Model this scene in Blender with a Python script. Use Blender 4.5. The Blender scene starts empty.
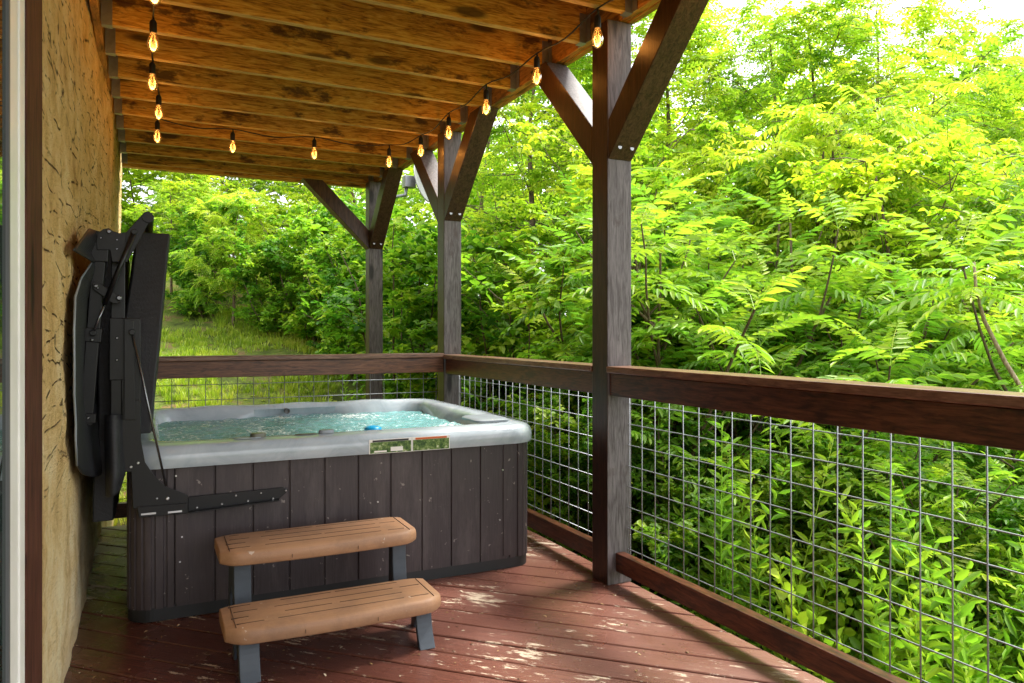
import bpy, bmesh, math, random
import numpy as np
from mathutils import Vector, Matrix, noise
R = math.radians
S = bpy.context.scene
COL = S.collection

# ------------------------------------------------------------------ camera
YAW, F, HZ, H = R(26.0), 750.0, 333.0, 1.22
cd = bpy.data.cameras.new('camera'); cam = bpy.data.objects.new('camera', cd); COL.objects.link(cam)
cam.location = (0, 0, H); cam.rotation_euler = (R(90), 0, -YAW)
cd.sensor_width = 36; cd.lens = 36*F/1024; cd.shift_y = -8.5/1024; cd.clip_start = .02; cd.clip_end = 600
S.camera = cam
# ------------------------------------------------------------------ sky, sun, exposure
SUN_AZ, SUN_EL = R(80), R(60)          # azimuth clockwise from +Y
w = bpy.data.worlds.new('World'); S.world = w; w.use_nodes = True
nt = w.node_tree; nt.nodes.clear()
wo = nt.nodes.new('ShaderNodeOutputWorld'); bg = nt.nodes.new('ShaderNodeBackground')
sk = nt.nodes.new('ShaderNodeTexSky'); sk.sky_type = 'NISHITA'; sk.sun_disc = False
sk.sun_elevation = SUN_EL; sk.sun_rotation = SUN_AZ; sk.air_density = 1.0; sk.dust_density = 3.0
hs = nt.nodes.new('ShaderNodeHueSaturation'); hs.inputs['Saturation'].default_value = .18
tc = nt.nodes.new('ShaderNodeTexCoord'); nz = nt.nodes.new('ShaderNodeTexNoise'); nz.inputs['Scale'].default_value = 3; nz.inputs['Detail'].default_value = 6
rp = nt.nodes.new('ShaderNodeMapRange'); rp.inputs[1].default_value = .35; rp.inputs[2].default_value = .65; rp.inputs[3].default_value = .25; rp.inputs[4].default_value = .75
mx = nt.nodes.new('ShaderNodeMixRGB'); mx.inputs[2].default_value = (11.5, 11.7, 12.0, 1)
nt.links.new(tc.outputs['Generated'], nz.inputs['Vector']); nt.links.new(nz.outputs['Fac'], rp.inputs[0])
nt.links.new(sk.outputs[0], hs.inputs['Color']); nt.links.new(hs.outputs[0], mx.inputs[1]); nt.links.new(rp.outputs[0], mx.inputs[0])
nt.links.new(mx.outputs[0], bg.inputs['Color']); bg.inputs['Strength'].default_value = .15
nt.links.new(bg.outputs[0], wo.inputs[0])
ld = bpy.data.lights.new('sun', 'SUN'); ld.energy = 3.4; ld.angle = R(14); ld.color = (1, .95, .86)
sun = bpy.data.objects.new('sun', ld); COL.objects.link(sun)
sd = Vector((math.sin(SUN_AZ)*math.cos(SUN_EL), math.cos(SUN_AZ)*math.cos(SUN_EL), math.sin(SUN_EL)))
sun.rotation_euler = sd.to_track_quat('Z', 'Y').to_euler()
S.view_settings.view_transform = 'Standard'; S.view_settings.look = 'None'; S.view_settings.gamma = 1
S.view_settings.exposure = 1.35
S.render.engine = 'CYCLES'
S.cycles.max_bounces = 6; S.cycles.diffuse_bounces = 3; S.cycles.transmission_bounces = 6; S.cycles.transparent_max_bounces = 12

# ------------------------------------------------------------------ helpers
sy, cy_ = math.sin(YAW), math.cos(YAW)
def at(u, d):
    t = (u-512)/F*d
    return (d*sy + t*cy_, d*cy_ - t*sy)
def onY(u, v, Y):                       # point of the plane Y=const
    t = (u-512)/F; d = Y/(cy_ - sy*t)
    return Vector(((sy+cy_*t)*d, Y, H-(v-HZ)/F*d))
def tag(o, label=None, cat=None, group=None, kind=None):
    if label: o['label'] = label
    if cat: o['category'] = cat
    if group: o['group'] = group
    if kind: o['kind'] = kind
    return o
def thing(name, label, cat, loc=(0, 0, 0), group=None):
    o = bpy.data.objects.new(name, None); COL.objects.link(o); o.location = loc; o.empty_display_size = .1
    return tag(o, label, cat, group)
def root_loc(p):
    v = Vector((0, 0, 0))
    while p is not None: v += Vector(p.location); p = p.parent
    return v
def finish(name, me, mat, parent=None, smooth=False):
    mats = mat if isinstance(mat, (list, tuple)) else [mat]
    for m in mats: me.materials.append(m)
    o = bpy.data.objects.new(name, me); COL.objects.link(o)
    if parent is not None:
        me.transform(Matrix.Translation(-root_loc(parent))); o.parent = parent
    if smooth:
        me.polygons.foreach_set('use_smooth', [True]*len(me.polygons))
    return o
def obj(name, bm, mat, parent=None, smooth=False, bevel=0, seg=2, autos=False):
    bmesh.ops.recalc_face_normals(bm, faces=bm.faces)
    me = bpy.data.meshes.new(name); bm.to_mesh(me); bm.free()
    o = finish(name, me, mat, parent, smooth)
    if bevel:
        b = o.modifiers.new('bevel', 'BEVEL'); b.width = bevel; b.segments = seg; b.limit_method = 'ANGLE'; b.angle_limit = R(40)
    if autos:
        me.set_sharp_from_angle(angle=R(38))
    return o
def obj_each(name, bm, mat, parent=None, **kw):
    """one object per separate piece of bm"""
    seen = set(); out = []
    for v0 in bm.verts:
        if v0 in seen: continue
        st, isl = [v0], set([v0])
        while st:
            v = st.pop()
            for e in v.link_edges:
                o = e.other_vert(v)
                if o not in isl: isl.add(o); st.append(o)
        seen |= isl; nb = bmesh.new(); mp = {v: nb.verts.new(v.co) for v in isl}
        for f in {f for v in isl for f in v.link_faces}:
            g = nb.faces.new([mp[v] for v in f.verts]); g.smooth = f.smooth
        out.append(obj(name, nb, mat, parent, **kw))
    bm.free(); return out
def NB(): return bmesh.new()
def box(bm, x0, x1, y0, y1, z0, z1, mi=0):
    v = [bm.verts.new((x, y, z)) for x in (x0, x1) for y in (y0, y1) for z in (z0, z1)]
    fs = []
    for q in ((0,1,3,2),(4,6,7,5),(0,4,5,1),(2,3,7,6),(0,2,6,4),(1,5,7,3)):
        f = bm.faces.new([v[i] for i in q]); f.material_index = mi; fs.append(f)
    return fs
def bar(bm, a, b, wx, wy, side=Vector((1, 0, 0)), mi=0):
    """rectangular bar from a to b; wx measured along `side`, wy across"""
    a, b = Vector(a), Vector(b); d = (b-a).normalized(); s = (side - d*side.dot(d)).normalized(); t = d.cross(s)
    v = [bm.verts.new(p + s*sx*wx/2 + t*tx*wy/2) for p in (a, b) for sx in (-1, 1) for tx in (-1, 1)]
    for q in ((0,1,3,2),(4,6,7,5),(0,4,5,1),(2,3,7,6),(0,2,6,4),(1,5,7,3)):
        f = bm.faces.new([v[i] for i in q]); f.material_index = mi
def tube(bm, pts, rad, n=6, caps=True):
    pts = [Vector(p) for p in pts]; rad = rad if isinstance(rad, (list, tuple)) else [rad]*len(pts)
    rings = []; up = Vector((0, 0, 1)); s = None
    for i, p in enumerate(pts):
        d = (pts[min(i+1, len(pts)-1)] - pts[max(i-1, 0)]).normalized()
        if s is None:
            s = d.cross(up)
            if s.length < .1: s = d.cross(Vector((0, 1, 0)))
        else: s = s - d*s.dot(d)
        s.normalize(); t = d.cross(s)
        rings.append([bm.verts.new(p + (s*math.cos(2*math.pi*k/n) + t*math.sin(2*math.pi*k/n))*rad[i]) for k in range(n)])
    for a, b in zip(rings, rings[1:]):
        for k in range(n): bm.faces.new((a[k], a[(k+1) % n], b[(k+1) % n], b[k])).smooth = True
    if caps and n > 2:
        bm.faces.new(rings[0]); bm.faces.new(rings[-1])
def prism(bm, poly, dirv):
    dirv = Vector(dirv); a = [bm.verts.new(p) for p in poly]; b = [bm.verts.new(Vector(p)+dirv) for p in poly]; n = len(poly)
    bm.faces.new(a); bm.faces.new(b)
    for i in range(n): bm.faces.new((a[i], a[(i+1) % n], b[(i+1) % n], b[i]))
def lathe(bm, c, prof, n=12, axis='Z'):
    rings = []
    for r, z in prof:
        ring = []
        for k in range(n):
            a = 2*math.pi*k/n; p = (r*math.cos(a), r*math.sin(a), z)
            if axis == 'Y': p = (p[0], p[2], p[1])
            ring.append(bm.verts.new(Vector(c)+Vector(p)))
        rings.append(ring)
    for a, b in zip(rings, rings[1:]):
        for k in range(n): bm.faces.new((a[k], a[(k+1) % n], b[(k+1) % n], b[k])).smooth = True
    bm.faces.new(rings[0]); bm.faces.new(rings[-1])

# ------------------------------------------------------------------ materials
class NT:
    def __init__(s, name):
        s.m = bpy.data.materials.new(name); s.m.use_nodes = True; s.t = s.m.node_tree; s.t.nodes.clear()
        s.out = s.n('ShaderNodeOutputMaterial')
    def n(s, k, **kw):
        o = s.t.nodes.new(k)
        for a, b in kw.items():
            if a.startswith('i_'): o.inputs[a[2:].replace('_', ' ')].default_value = b
            else: setattr(o, a, b)
        return o
    def l(s, a, b): s.t.links.new(a, b)
    def coord(s, scale=(1, 1, 1), rot=(0, 0, 0), rnd=True, kind='Object'):
        tc = s.n('ShaderNodeTexCoord'); mp = s.n('ShaderNodeMapping'); mp.inputs['Scale'].default_value = scale; mp.inputs['Rotation'].default_value = rot
        src = tc.outputs[kind]
        if rnd:
            oi = s.n('ShaderNodeObjectInfo'); mu = s.n('ShaderNodeMath', operation='MULTIPLY'); mu.inputs[1].default_value = 37.0
            s.l(oi.outputs['Random'], mu.inputs[0]); ad = s.n('ShaderNodeVectorMath', operation='ADD')
            s.l(src, ad.inputs[0]); s.l(mu.outputs[0], ad.inputs[1]); src = ad.outputs[0]
        s.l(src, mp.inputs['Vector']); return mp.outputs[0]
    def noise(s, co, scale, detail=4, rough=.55, dist=0):
        o = s.n('ShaderNodeTexNoise'); o.inputs['Scale'].default_value = scale; o.inputs['Detail'].default_value = detail
        o.inputs['Roughness'].default_value = rough; o.inputs['Distortion'].default_value = dist; s.l(co, o.inputs['Vector']); return o.outputs['Fac']
    def ramp(s, f, stops):
        o = s.n('ShaderNodeValToRGB'); e = o.color_ramp.elements
        while len(e) < len(stops): e.new(.5)
        for i, (p, c) in enumerate(stops):
            e[i].position = p; e[i].color = (*c, 1) if not isinstance(c, (int, float)) else (c, c, c, 1)
        s.l(f, o.inputs[0]); return o.outputs[0]
    def mix(s, f, a, b, mode='MIX'):
        o = s.n('ShaderNodeMixRGB', blend_type=mode)
        for i, x in ((0, f), (1, a), (2, b)):
            if isinstance(x, (int, float)): o.inputs[i].default_value = x
            elif isinstance(x, tuple): o.inputs[i].default_value = (*x, 1)
            else: s.l(x, o.inputs[i])
        return o.outputs[0]
    def math(s, op, a, b=0):
        o = s.n('ShaderNodeMath', operation=op)
        for i, x in ((0, a), (1, b)):
            if isinstance(x, (int, float)): o.inputs[i].default_value = x
            else: s.l(x, o.inputs[i])
        return o.outputs[0]
    def pbr(s, color, rough=.5, metal=0, spec=.5, bump=None, bstr=.3, bdist=.01, **kw):
        p = s.n('ShaderNodeBsdfPrincipled')
        for k, x in (('Base Color', color), ('Roughness', rough), ('Metallic', metal), ('Specular IOR Level', spec)):
            if isinstance(x, tuple): p.inputs[k].default_value = (*x, 1)
            elif isinstance(x, (int, float)): p.inputs[k].default_value = x
            else: s.l(x, p.inputs[k])
        for k, x in kw.items(): p.inputs[k.replace('_', ' ')].default_value = x
        if bump is not None:
            b = s.n('ShaderNodeBump'); b.inputs['Strength'].default_value = bstr; b.inputs['Distance'].default_value = bdist
            s.l(bump, b.inputs['Height']); s.l(b.outputs[0], p.inputs['Normal'])
        s.l(p.outputs[0], s.out.inputs[0]); return p

def wood(name, dark, mid, light, axis='Y', rough=.5, stain=None, knots=0, spec=.4, grain=1.0, stain_lo=.52, bstr=.35):
    T = NT(name); sc = {'X': (1, 9, 9), 'Y': (9, 1, 9), 'Z': (9, 9, 1)}[axis]
    co = T.coord(sc); co1 = T.coord()
    g = T.noise(co, 6*grain, 5, .6, 1.2); f = T.noise(co, 28*grain, 3, .6)
    gg = T.math('ADD', T.math('MULTIPLY', g, .75), T.math('MULTIPLY', f, .25))
    c = T.ramp(gg, [(.38, dark), (.5, mid), (.64, light)])
    big = T.noise(co1, 1.7, 3)
    c = T.mix(T.math('MULTIPLY', big, .6), c, T.mix(1, c, (.55, .5, .5), 'MULTIPLY'))
    if stain:
        s2 = {'X': (1.4, 3, 3), 'Y': (3, 1.4, 3), 'Z': (3, 3, 1.4)}[axis]
        st = T.noise(T.coord(s2), 2.3, 6, .65)
        c = T.mix(T.ramp(st, [(stain_lo, 0.0), (stain_lo+.07, .85)]), c, stain)
    if knots:
        sk_ = {'X': (2.0, 7, 7), 'Y': (7, 2.0, 7), 'Z': (7, 7, 2.0)}[axis]
        v = T.n('ShaderNodeTexVoronoi'); v.inputs['Scale'].default_value = .9; T.l(T.coord(sk_), v.inputs['Vector'])
        c = T.mix(T.ramp(v.outputs['Distance'], [(.12, .9), (.20, 0.0)]), c, tuple(x*.14 for x in mid))
    T.pbr(c, rough, 0, spec, T.math('ADD', gg, 0), bstr, .004); return T.m

M = {}
M['joist'] = wood('joist wood', (.24, .10, .012), (.66, .34, .045), (.85, .56, .12), 'X', .5, stain=(.06, .024, .008), knots=1, stain_lo=.57)
M['joist_edge'] = wood('joist edge', (.40, .22, .05), (.66, .42, .11), (.80, .56, .20), 'X', .5)
M['joist_y'] = wood('rim wood', (.2, .09, .015), (.46, .22, .045), (.62, .34, .08), 'Y', .55, stain=(.10, .055, .02), knots=1, stain_lo=.58)
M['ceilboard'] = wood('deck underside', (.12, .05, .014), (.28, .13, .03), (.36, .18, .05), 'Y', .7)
M['stain_z'] = wood('stained post', (.014, .006, .004), (.034, .014, .008), (.06, .026, .014), 'Z', .38)
M['grey_z'] = wood('sky sheen post', (.075, .062, .06), (.135, .12, .122), (.20, .18, .182), 'Z', .6, knots=1, stain=(.07, .05, .045), stain_lo=.6)  # grey sky sheen painted as colour, for post and brace faces towards the camera
M['brace'] = wood('stained brace', (.03, .015, .009), (.075, .038, .022), (.12, .065, .04), 'Z', .42)
M['rail_y'] = wood('stained rail', (.028, .008, .004), (.085, .026, .012), (.15, .052, .024), 'Y', .33, stain=(.02, .008, .005), stain_lo=.56)
M['rail_x'] = wood('stained back rail', (.06, .022, .012), (.15, .06, .03), (.24, .10, .05), 'X', .4, knots=1, stain=(.03, .012, .008), stain_lo=.6)
M['cap_y'] = wood('rail cap', (.10, .045, .028), (.20, .10, .065), (.30, .17, .11), 'Y', .3)
M['cap_x'] = wood('back rail cap', (.10, .045, .028), (.20, .10, .06), (.30, .17, .11), 'X', .35)
M['trim'] = wood('door trim', (.035, .010, .006), (.08, .026, .015), (.12, .045, .028), 'Z', .7, knots=1, spec=.2)

T = NT('hewn wall')                      # tan, rough, with short dark near-horizontal chisel marks
co = T.coord(rnd=False)
wv = T.n('ShaderNodeTexVoronoi', feature='DISTANCE_TO_EDGE'); wv.inputs['Scale'].default_value = 1
dn = T.n('ShaderNodeTexNoise'); dn.inputs['Scale'].default_value = 3; dn.inputs['Detail'].default_value = 4; T.l(co, dn.inputs['Vector'])
vm = T.n('ShaderNodeVectorMath', operation='MULTIPLY'); vm.inputs[1].default_value = (0, 2.0, 15); T.l(co, vm.inputs[0])
va = T.n('ShaderNodeVectorMath', operation='ADD'); vs = T.n('ShaderNodeVectorMath', operation='SCALE'); vs.inputs['Scale'].default_value = .9
T.l(dn.outputs['Color'], vs.inputs[0]); T.l(vm.outputs[0], va.inputs[0]); T.l(vs.outputs[0], va.inputs[1]); T.l(va.outputs[0], wv.inputs['Vector'])
edge = T.ramp(wv.outputs['Distance'], [(.0, 1.0), (.048, 0.0)])
gate = T.ramp(T.noise(T.coord((1, 2.2, 6), rnd=False), 4.2, 3), [(.49, 0.0), (.56, 1.0)])
crack = T.math('MULTIPLY', edge, gate)
sepz = T.n('ShaderNodeSeparateXYZ'); T.l(co, sepz.inputs[0])
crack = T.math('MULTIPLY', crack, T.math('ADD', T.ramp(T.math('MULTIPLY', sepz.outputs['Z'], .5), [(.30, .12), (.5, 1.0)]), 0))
base = T.ramp(T.noise(co, 4, 8, .7), [(.30, (.46, .28, .10)), (.47, (.76, .56, .27)), (.66, (.86, .72, .45))])
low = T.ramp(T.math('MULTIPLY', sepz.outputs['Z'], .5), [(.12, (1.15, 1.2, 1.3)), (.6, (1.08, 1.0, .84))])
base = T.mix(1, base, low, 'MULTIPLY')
fine = T.noise(T.coord((1, 3, 8), rnd=False), 9, 6, .7)
base = T.mix(T.ramp(fine, [(.55, 0.0), (.72, .5)]), base, (.32, .18, .06))
col = T.mix(T.math('MULTIPLY', crack, .95), base, (.07, .04, .016))
hgt = T.math('SUBTRACT', T.math('ADD', T.math('MULTIPLY', T.noise(co, 14, 8, .7), .8), T.math('MULTIPLY', fine, .8)), crack)
T.pbr(col, .85, 0, .2, hgt, 1.0, .03); M['wall'] = T.m

T = NT('deck paint')                     # dark red worn paint, peeled to pale wood
tcc = T.coord((1, 1, 1), (0, 0, R(-45)), rnd=False)      # boards run along local -x+y
gn = T.n('ShaderNodeNewGeometry')
isl = gn.outputs['Random Per Island']
mp = T.n('ShaderNodeMapping'); mp.inputs['Scale'].default_value = (4.5, 1, 1); T.l(tcc, mp.inputs['Vector'])
cmb = T.n('ShaderNodeCombineXYZ'); T.l(T.math('MULTIPLY', isl, 40), cmb.inputs['Z'])
ad = T.n('ShaderNodeVectorMath', operation='ADD'); T.l(mp.outputs[0], ad.inputs[0]); T.l(cmb.outputs[0], ad.inputs[1])
n1 = T.noise(ad.outputs[0], 7.5, 10, .76); n2 = T.noise(tcc, 1.3, 2)
grainp = T.n('ShaderNodeMapping'); grainp.inputs['Scale'].default_value = (12, 1, 1); T.l(ad.outputs[0], grainp.inputs['Vector'])
gr = T.noise(grainp.outputs[0], 8, 4, .6)
paint = T.ramp(gr, [(.3, (.040, .011, .008)), (.5, (.10, .028, .018)), (.7, (.17, .06, .04))])
paint = T.mix(T.math('MULTIPLY', isl, .5), paint, T.mix(1, paint, (.6, .55, .55), 'MULTIPLY'))
sx = T.n('ShaderNodeSeparateXYZ'); T.l(T.coord(rnd=False), sx.inputs[0])
sky_sheen = T.ramp(T.math('MULTIPLY', sx.outputs['X'], .45), [(.05, 0.0), (.85, 1.0)])      # pinkish reflected sky painted into the colour, stronger towards the open edge
paint = T.mix(T.math('MULTIPLY', sky_sheen, T.ramp(n2, [(.3, .35), (.6, .9)])), paint, T.mix(gr, (.12, .044, .032), (.29, .14, .105)))
bare = T.mix(gr, (.36, .27, .18), (.62, .52, .40))
th = T.math('ADD', T.math('MULTIPLY', n1, .7), T.math('MULTIPLY', n2, .5))
peel = T.ramp(th, [(.682, 0.0), (.694, 1.0)])
c = T.mix(peel, paint, bare)
T.pbr(c, T.mix(peel, T.ramp(T.noise(tcc, 3, 4), [(.3, .14), (.7, .42)]), (.7, .7, .7)), 0, .5,
      T.math('SUBTRACT', gr, T.math('MULTIPLY', peel, .8)), .35, .004); M['deck'] = T.m

def simple(name, col, rough=.5, metal=0, spec=.5, var=.15, sc=12, bstr=.15, **kw):
    T = NT(name); n_ = T.noise(T.coord(), sc, 5, .6)
    c = T.mix(n_, tuple(x*(1-var) for x in col), tuple(min(1, x*(1+var)) for x in col))
    T.pbr(c, rough, metal, spec, n_, bstr, .002, **kw); return T.m
M['white'] = simple('white vinyl', (.78, .76, .72), .4)
M['gasket'] = simple('grey gasket', (.12, .12, .12), .6)
M['galv'] = simple('galvanised steel', (.34, .35, .37), .45, .75, var=.3, sc=40)
M['wire'] = simple('mesh wire', (.33, .35, .385), .45, .6, var=.2, sc=60)
M['black_metal'] = simple('black powder coat', (.005, .005, .006), .38, .0, .35, sc=80)
M['steel'] = simple('bright bolt', (.6, .6, .62), .3, 1)
M['rod'] = simple('strut rod', (.16, .16, .17), .25, .9)
M['cord'] = simple('black cord', (.008, .008, .008), .6)
M['slate'] = simple('slate plastic', (.045, .058, .075), .5, var=.2, sc=30)
M['base_black'] = simple('black pan', (.012, .013, .014), .5)
M['blue'] = simple('blue plastic', (.0, .28, .55), .35)
M['grey_plastic'] = simple('grey plastic', (.22, .25, .28), .35)
M['pillow_dark'] = simple('olive grey plastic', (.09, .09, .06), .3)
M['dish'] = simple('dish grey', (.42, .42, .43), .5)
T = NT('glass pane'); T.pbr((.012, .03, .025), .02, 0, 1.0, None, IOR=1.6); M['glass'] = T.m

T = NT('vinyl cover')
co = T.coord(rnd=False); v1 = T.noise(co, 120, 2); v2 = T.noise(co, 5, 4)
c = T.mix(T.ramp(T.noise(co, 9, 7, .7), [(.5, 0.0), (.75, .45)]), (.008, .009, .011), (.028, .029, .032))
wx = T.n('ShaderNodeTexWave'); wx.inputs['Scale'].default_value = 60; wx.inputs['Distortion'].default_value = 1.5; wx.bands_direction = 'Z'; T.l(co, wx.inputs['Vector'])
c = T.mix(T.math('MULTIPLY', wx.outputs['Fac'], .35), c, (.05, .05, .055))
T.pbr(c, .5, 0, .4, T.math('ADD', T.math('MULTIPLY', v1, .3), T.math('ADD', v2, T.math('MULTIPLY', wx.outputs['Fac'], .15))), .5, .01); M['vinyl'] = T.m

T = NT('spa skirt')
co = T.coord((14, 14, 1), rnd=False); g = T.noise(co, 9, 5, .6)
c = T.mix(g, (.026, .019, .021), (.060, .045, .048))
c = T.mix(T.ramp(T.noise(T.coord((3, 3, .6), rnd=False), 2.2, 8, .75), [(.5, 0.0), (.68, .55)]), c, (.11, .09, .088))
c = T.mix(T.ramp(T.noise(T.coord(rnd=False), 34, 3), [(.695, 0.0), (.72, .7)]), c, (.28, .25, .22))
T.pbr(c, .48, 0, .45, g, .3, .003); M['skirt'] = T.m

T = NT('spa shell')
co = T.coord(rnd=False); g = T.noise(co, 3.5, 8, .68, 1.5)
c = T.ramp(g, [(.3, (.27, .325, .37)), (.5, (.37, .425, .47)), (.7, (.47, .52, .56))])
T.pbr(c, .16, 0, .5, None); M['shell'] = T.m

T = NT('spa water')
co = T.coord((1, 1.0, 1), rnd=False)
a = T.noise(co, 16, 7, .7, 1.0); b = T.noise(co, 60, 4, .7, .5); big = T.noise(co, 2.4, 3, .5)
b = T.math('MULTIPLY', b, .97)
fm = T.math('ADD', T.math('MULTIPLY', b, .5), T.math('ADD', T.math('MULTIPLY', a, .28), T.math('MULTIPLY', big, .34)))
foam = T.ramp(fm, [(.585, 0.0), (.63, .9)])
wc = T.ramp(a, [(.3, (.08, .24, .25)), (.55, (.17, .38, .39)), (.75, (.34, .54, .55))])
c = T.mix(foam, wc, (.80, .84, .84))
T.pbr(c, T.mix(foam, (.07, .07, .07), (.5, .5, .5)), 0, .5, T.math('ADD', a, T.math('MULTIPLY', b, .5)), .6, .02, IOR=1.33); M['water'] = T.m

T = NT('step plastic')
co = T.coord((1, 12, 12), rnd=False); g = T.noise(co, 5, 4, .6)
c = T.mix(g, (.30, .155, .08), (.43, .24, .13))
c = T.mix(T.ramp(T.noise(T.coord(rnd=False), 7, 9, .75), [(.46, 0.0), (.66, .6)]), c, (.20, .115, .07))
c = T.mix(T.ramp(T.noise(T.coord(rnd=False), 26, 4), [(.70, 0.0), (.72, .7)]), c, (.58, .50, .42))
T.pbr(c, .5, 0, .4, T.math('ADD', g, T.noise(T.coord(rnd=False), 180, 3, .7)), .3, .002); M['step'] = T.m
M['slot'] = simple('tread slot', (.05, .025, .014), .8)

T = NT('bulb glass')
tr = T.n('ShaderNodeBsdfTransparent'); tr.inputs[0].default_value = (1, .66, .30, 1)
gl = T.n('ShaderNodeBsdfGlossy'); gl.inputs['Roughness'].default_value = .03; fr = T.n('ShaderNodeLayerWeight'); fr.inputs[0].default_value = .45
ms = T.n('ShaderNodeMixShader'); T.l(fr.outputs['Facing'], ms.inputs[0]); T.l(tr.outputs[0], ms.inputs[1]); T.l(gl.outputs[0], ms.inputs[2]); em = T.n('ShaderNodeEmission'); em.inputs[0].default_value = (1, .42, .08, 1); em.inputs[1].default_value = .04; as_ = T.n('ShaderNodeAddShader'); T.l(ms.outputs[0], as_.inputs[0]); T.l(em.outputs[0], as_.inputs[1]); T.l(as_.outputs[0], T.out.inputs[0]); M['bulb'] = T.m
T = NT('filament'); e = T.n('ShaderNodeEmission'); e.inputs[0].default_value = (1, .50, .14, 1); e.inputs[1].default_value = 1.3; T.l(e.outputs[0], T.out.inputs[0]); M['filament'] = T.m

def leafmat(name, dark, mid, young, trans=.42, gloss=.06):
    T = NT(name); at_ = T.n('ShaderNodeAttribute', attribute_name='tint'); gn = T.n('ShaderNodeNewGeometry')
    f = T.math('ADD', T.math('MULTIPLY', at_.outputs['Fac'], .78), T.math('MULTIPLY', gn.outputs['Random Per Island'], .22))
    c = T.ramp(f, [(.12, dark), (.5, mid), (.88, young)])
    d = T.n('ShaderNodeBsdfDiffuse'); t = T.n('ShaderNodeBsdfTranslucent'); g = T.n('ShaderNodeBsdfGlossy'); g.inputs['Roughness'].default_value = .42
    T.l(c, d.inputs[0]); T.l(T.mix(1, c, (1.08, 1.25, .65), 'MULTIPLY'), t.inputs[0])
    m1 = T.n('ShaderNodeMixShader'); m1.inputs[0].default_value = trans; T.l(d.outputs[0], m1.inputs[1]); T.l(t.outputs[0], m1.inputs[2])
    m2 = T.n('ShaderNodeMixShader'); m2.inputs[0].default_value = gloss*.5; T.l(m1.outputs[0], m2.inputs[1]); T.l(g.outputs[0], m2.inputs[2])
    T.l(m2.outputs[0], T.out.inputs[0]); return T.m
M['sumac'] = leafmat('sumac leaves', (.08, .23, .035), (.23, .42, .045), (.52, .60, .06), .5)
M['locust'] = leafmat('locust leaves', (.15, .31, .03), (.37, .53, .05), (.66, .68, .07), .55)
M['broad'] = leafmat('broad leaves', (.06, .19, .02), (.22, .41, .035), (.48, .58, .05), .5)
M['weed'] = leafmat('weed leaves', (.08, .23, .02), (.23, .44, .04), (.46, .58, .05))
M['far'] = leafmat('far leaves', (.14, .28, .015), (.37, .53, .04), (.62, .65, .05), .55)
M['grass'] = leafmat('grass blades', (.12, .20, .02), (.30, .42, .035), (.52, .54, .08), .35)
M['pale_bark'] = wood('pale bark', (.16, .11, .06), (.34, .26, .17), (.48, .39, .28), 'Z', .8, grain=2)
M['bark'] = wood('bark', (.05, .035, .02), (.14, .10, .06), (.25, .19, .13), 'Z', .85, grain=2)
T = NT('earth'); co = T.coord(rnd=False); g = T.noise(co, 2.2, 9, .7)
c = T.ramp(g, [(.36, (.055, .07, .02)), (.5, (.12, .16, .03)), (.62, (.20, .13, .065))])
T.pbr(c, .95, 0, .1, T.noise(co, 18, 6, .7), .8, .05); M['ground'] = T.m

# ------------------------------------------------------------------ ground
def sm(a, b, x):
    t = max(0, min(1, (x-a)/(b-a))); return t*t*(3-2*t)
def gz(x, y):
    left = 1-sm(2.5, 7.5, x)*.65
    z = -.5 + .34*left*max(0, min(y-7.2, 9)) + .05*max(0, min(y-16, 30))
    z -= .28*max(0, min(x-2.6, 3.2))*(1-sm(8, 15, y))
    r = math.hypot(x, y)
    z += .12*math.sin(x*.9+1)*math.cos(y*.7) * sm(2.5, 6, r)
    if x < 2.3 and y < 5.5: z = min(z, -.45)
    return z
bm = NB()
def axis(a, b, c, fine, far):
    xs = list(np.arange(a, b, fine)); s = fine; x = b
    while x < c: xs.append(x); s *= 1.25; x += s
    xs.append(c); s = fine; x = a; lo = []
    while x > -c: s *= 1.25; x -= s; lo.append(max(x, -c))
    return sorted(set(lo)) + xs
gx = axis(-6, 16, 300, .4, 0); gy = axis(-6, 24, 300, .4, 0)
gv = [[bm.verts.new((x, y, gz(x, y) + .05*noise.noise(Vector((x*1.3, y*1.3, 0))))) for y in gy] for x in gx]
for i in range(len(gx)-1):
    for j in range(len(gy)-1):
        f = bm.faces.new((gv[i][j], gv[i+1][j], gv[i+1][j+1], gv[i][j+1])); f.smooth = True
tag(obj('ground', bm, M['ground']), kind='structure')

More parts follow.
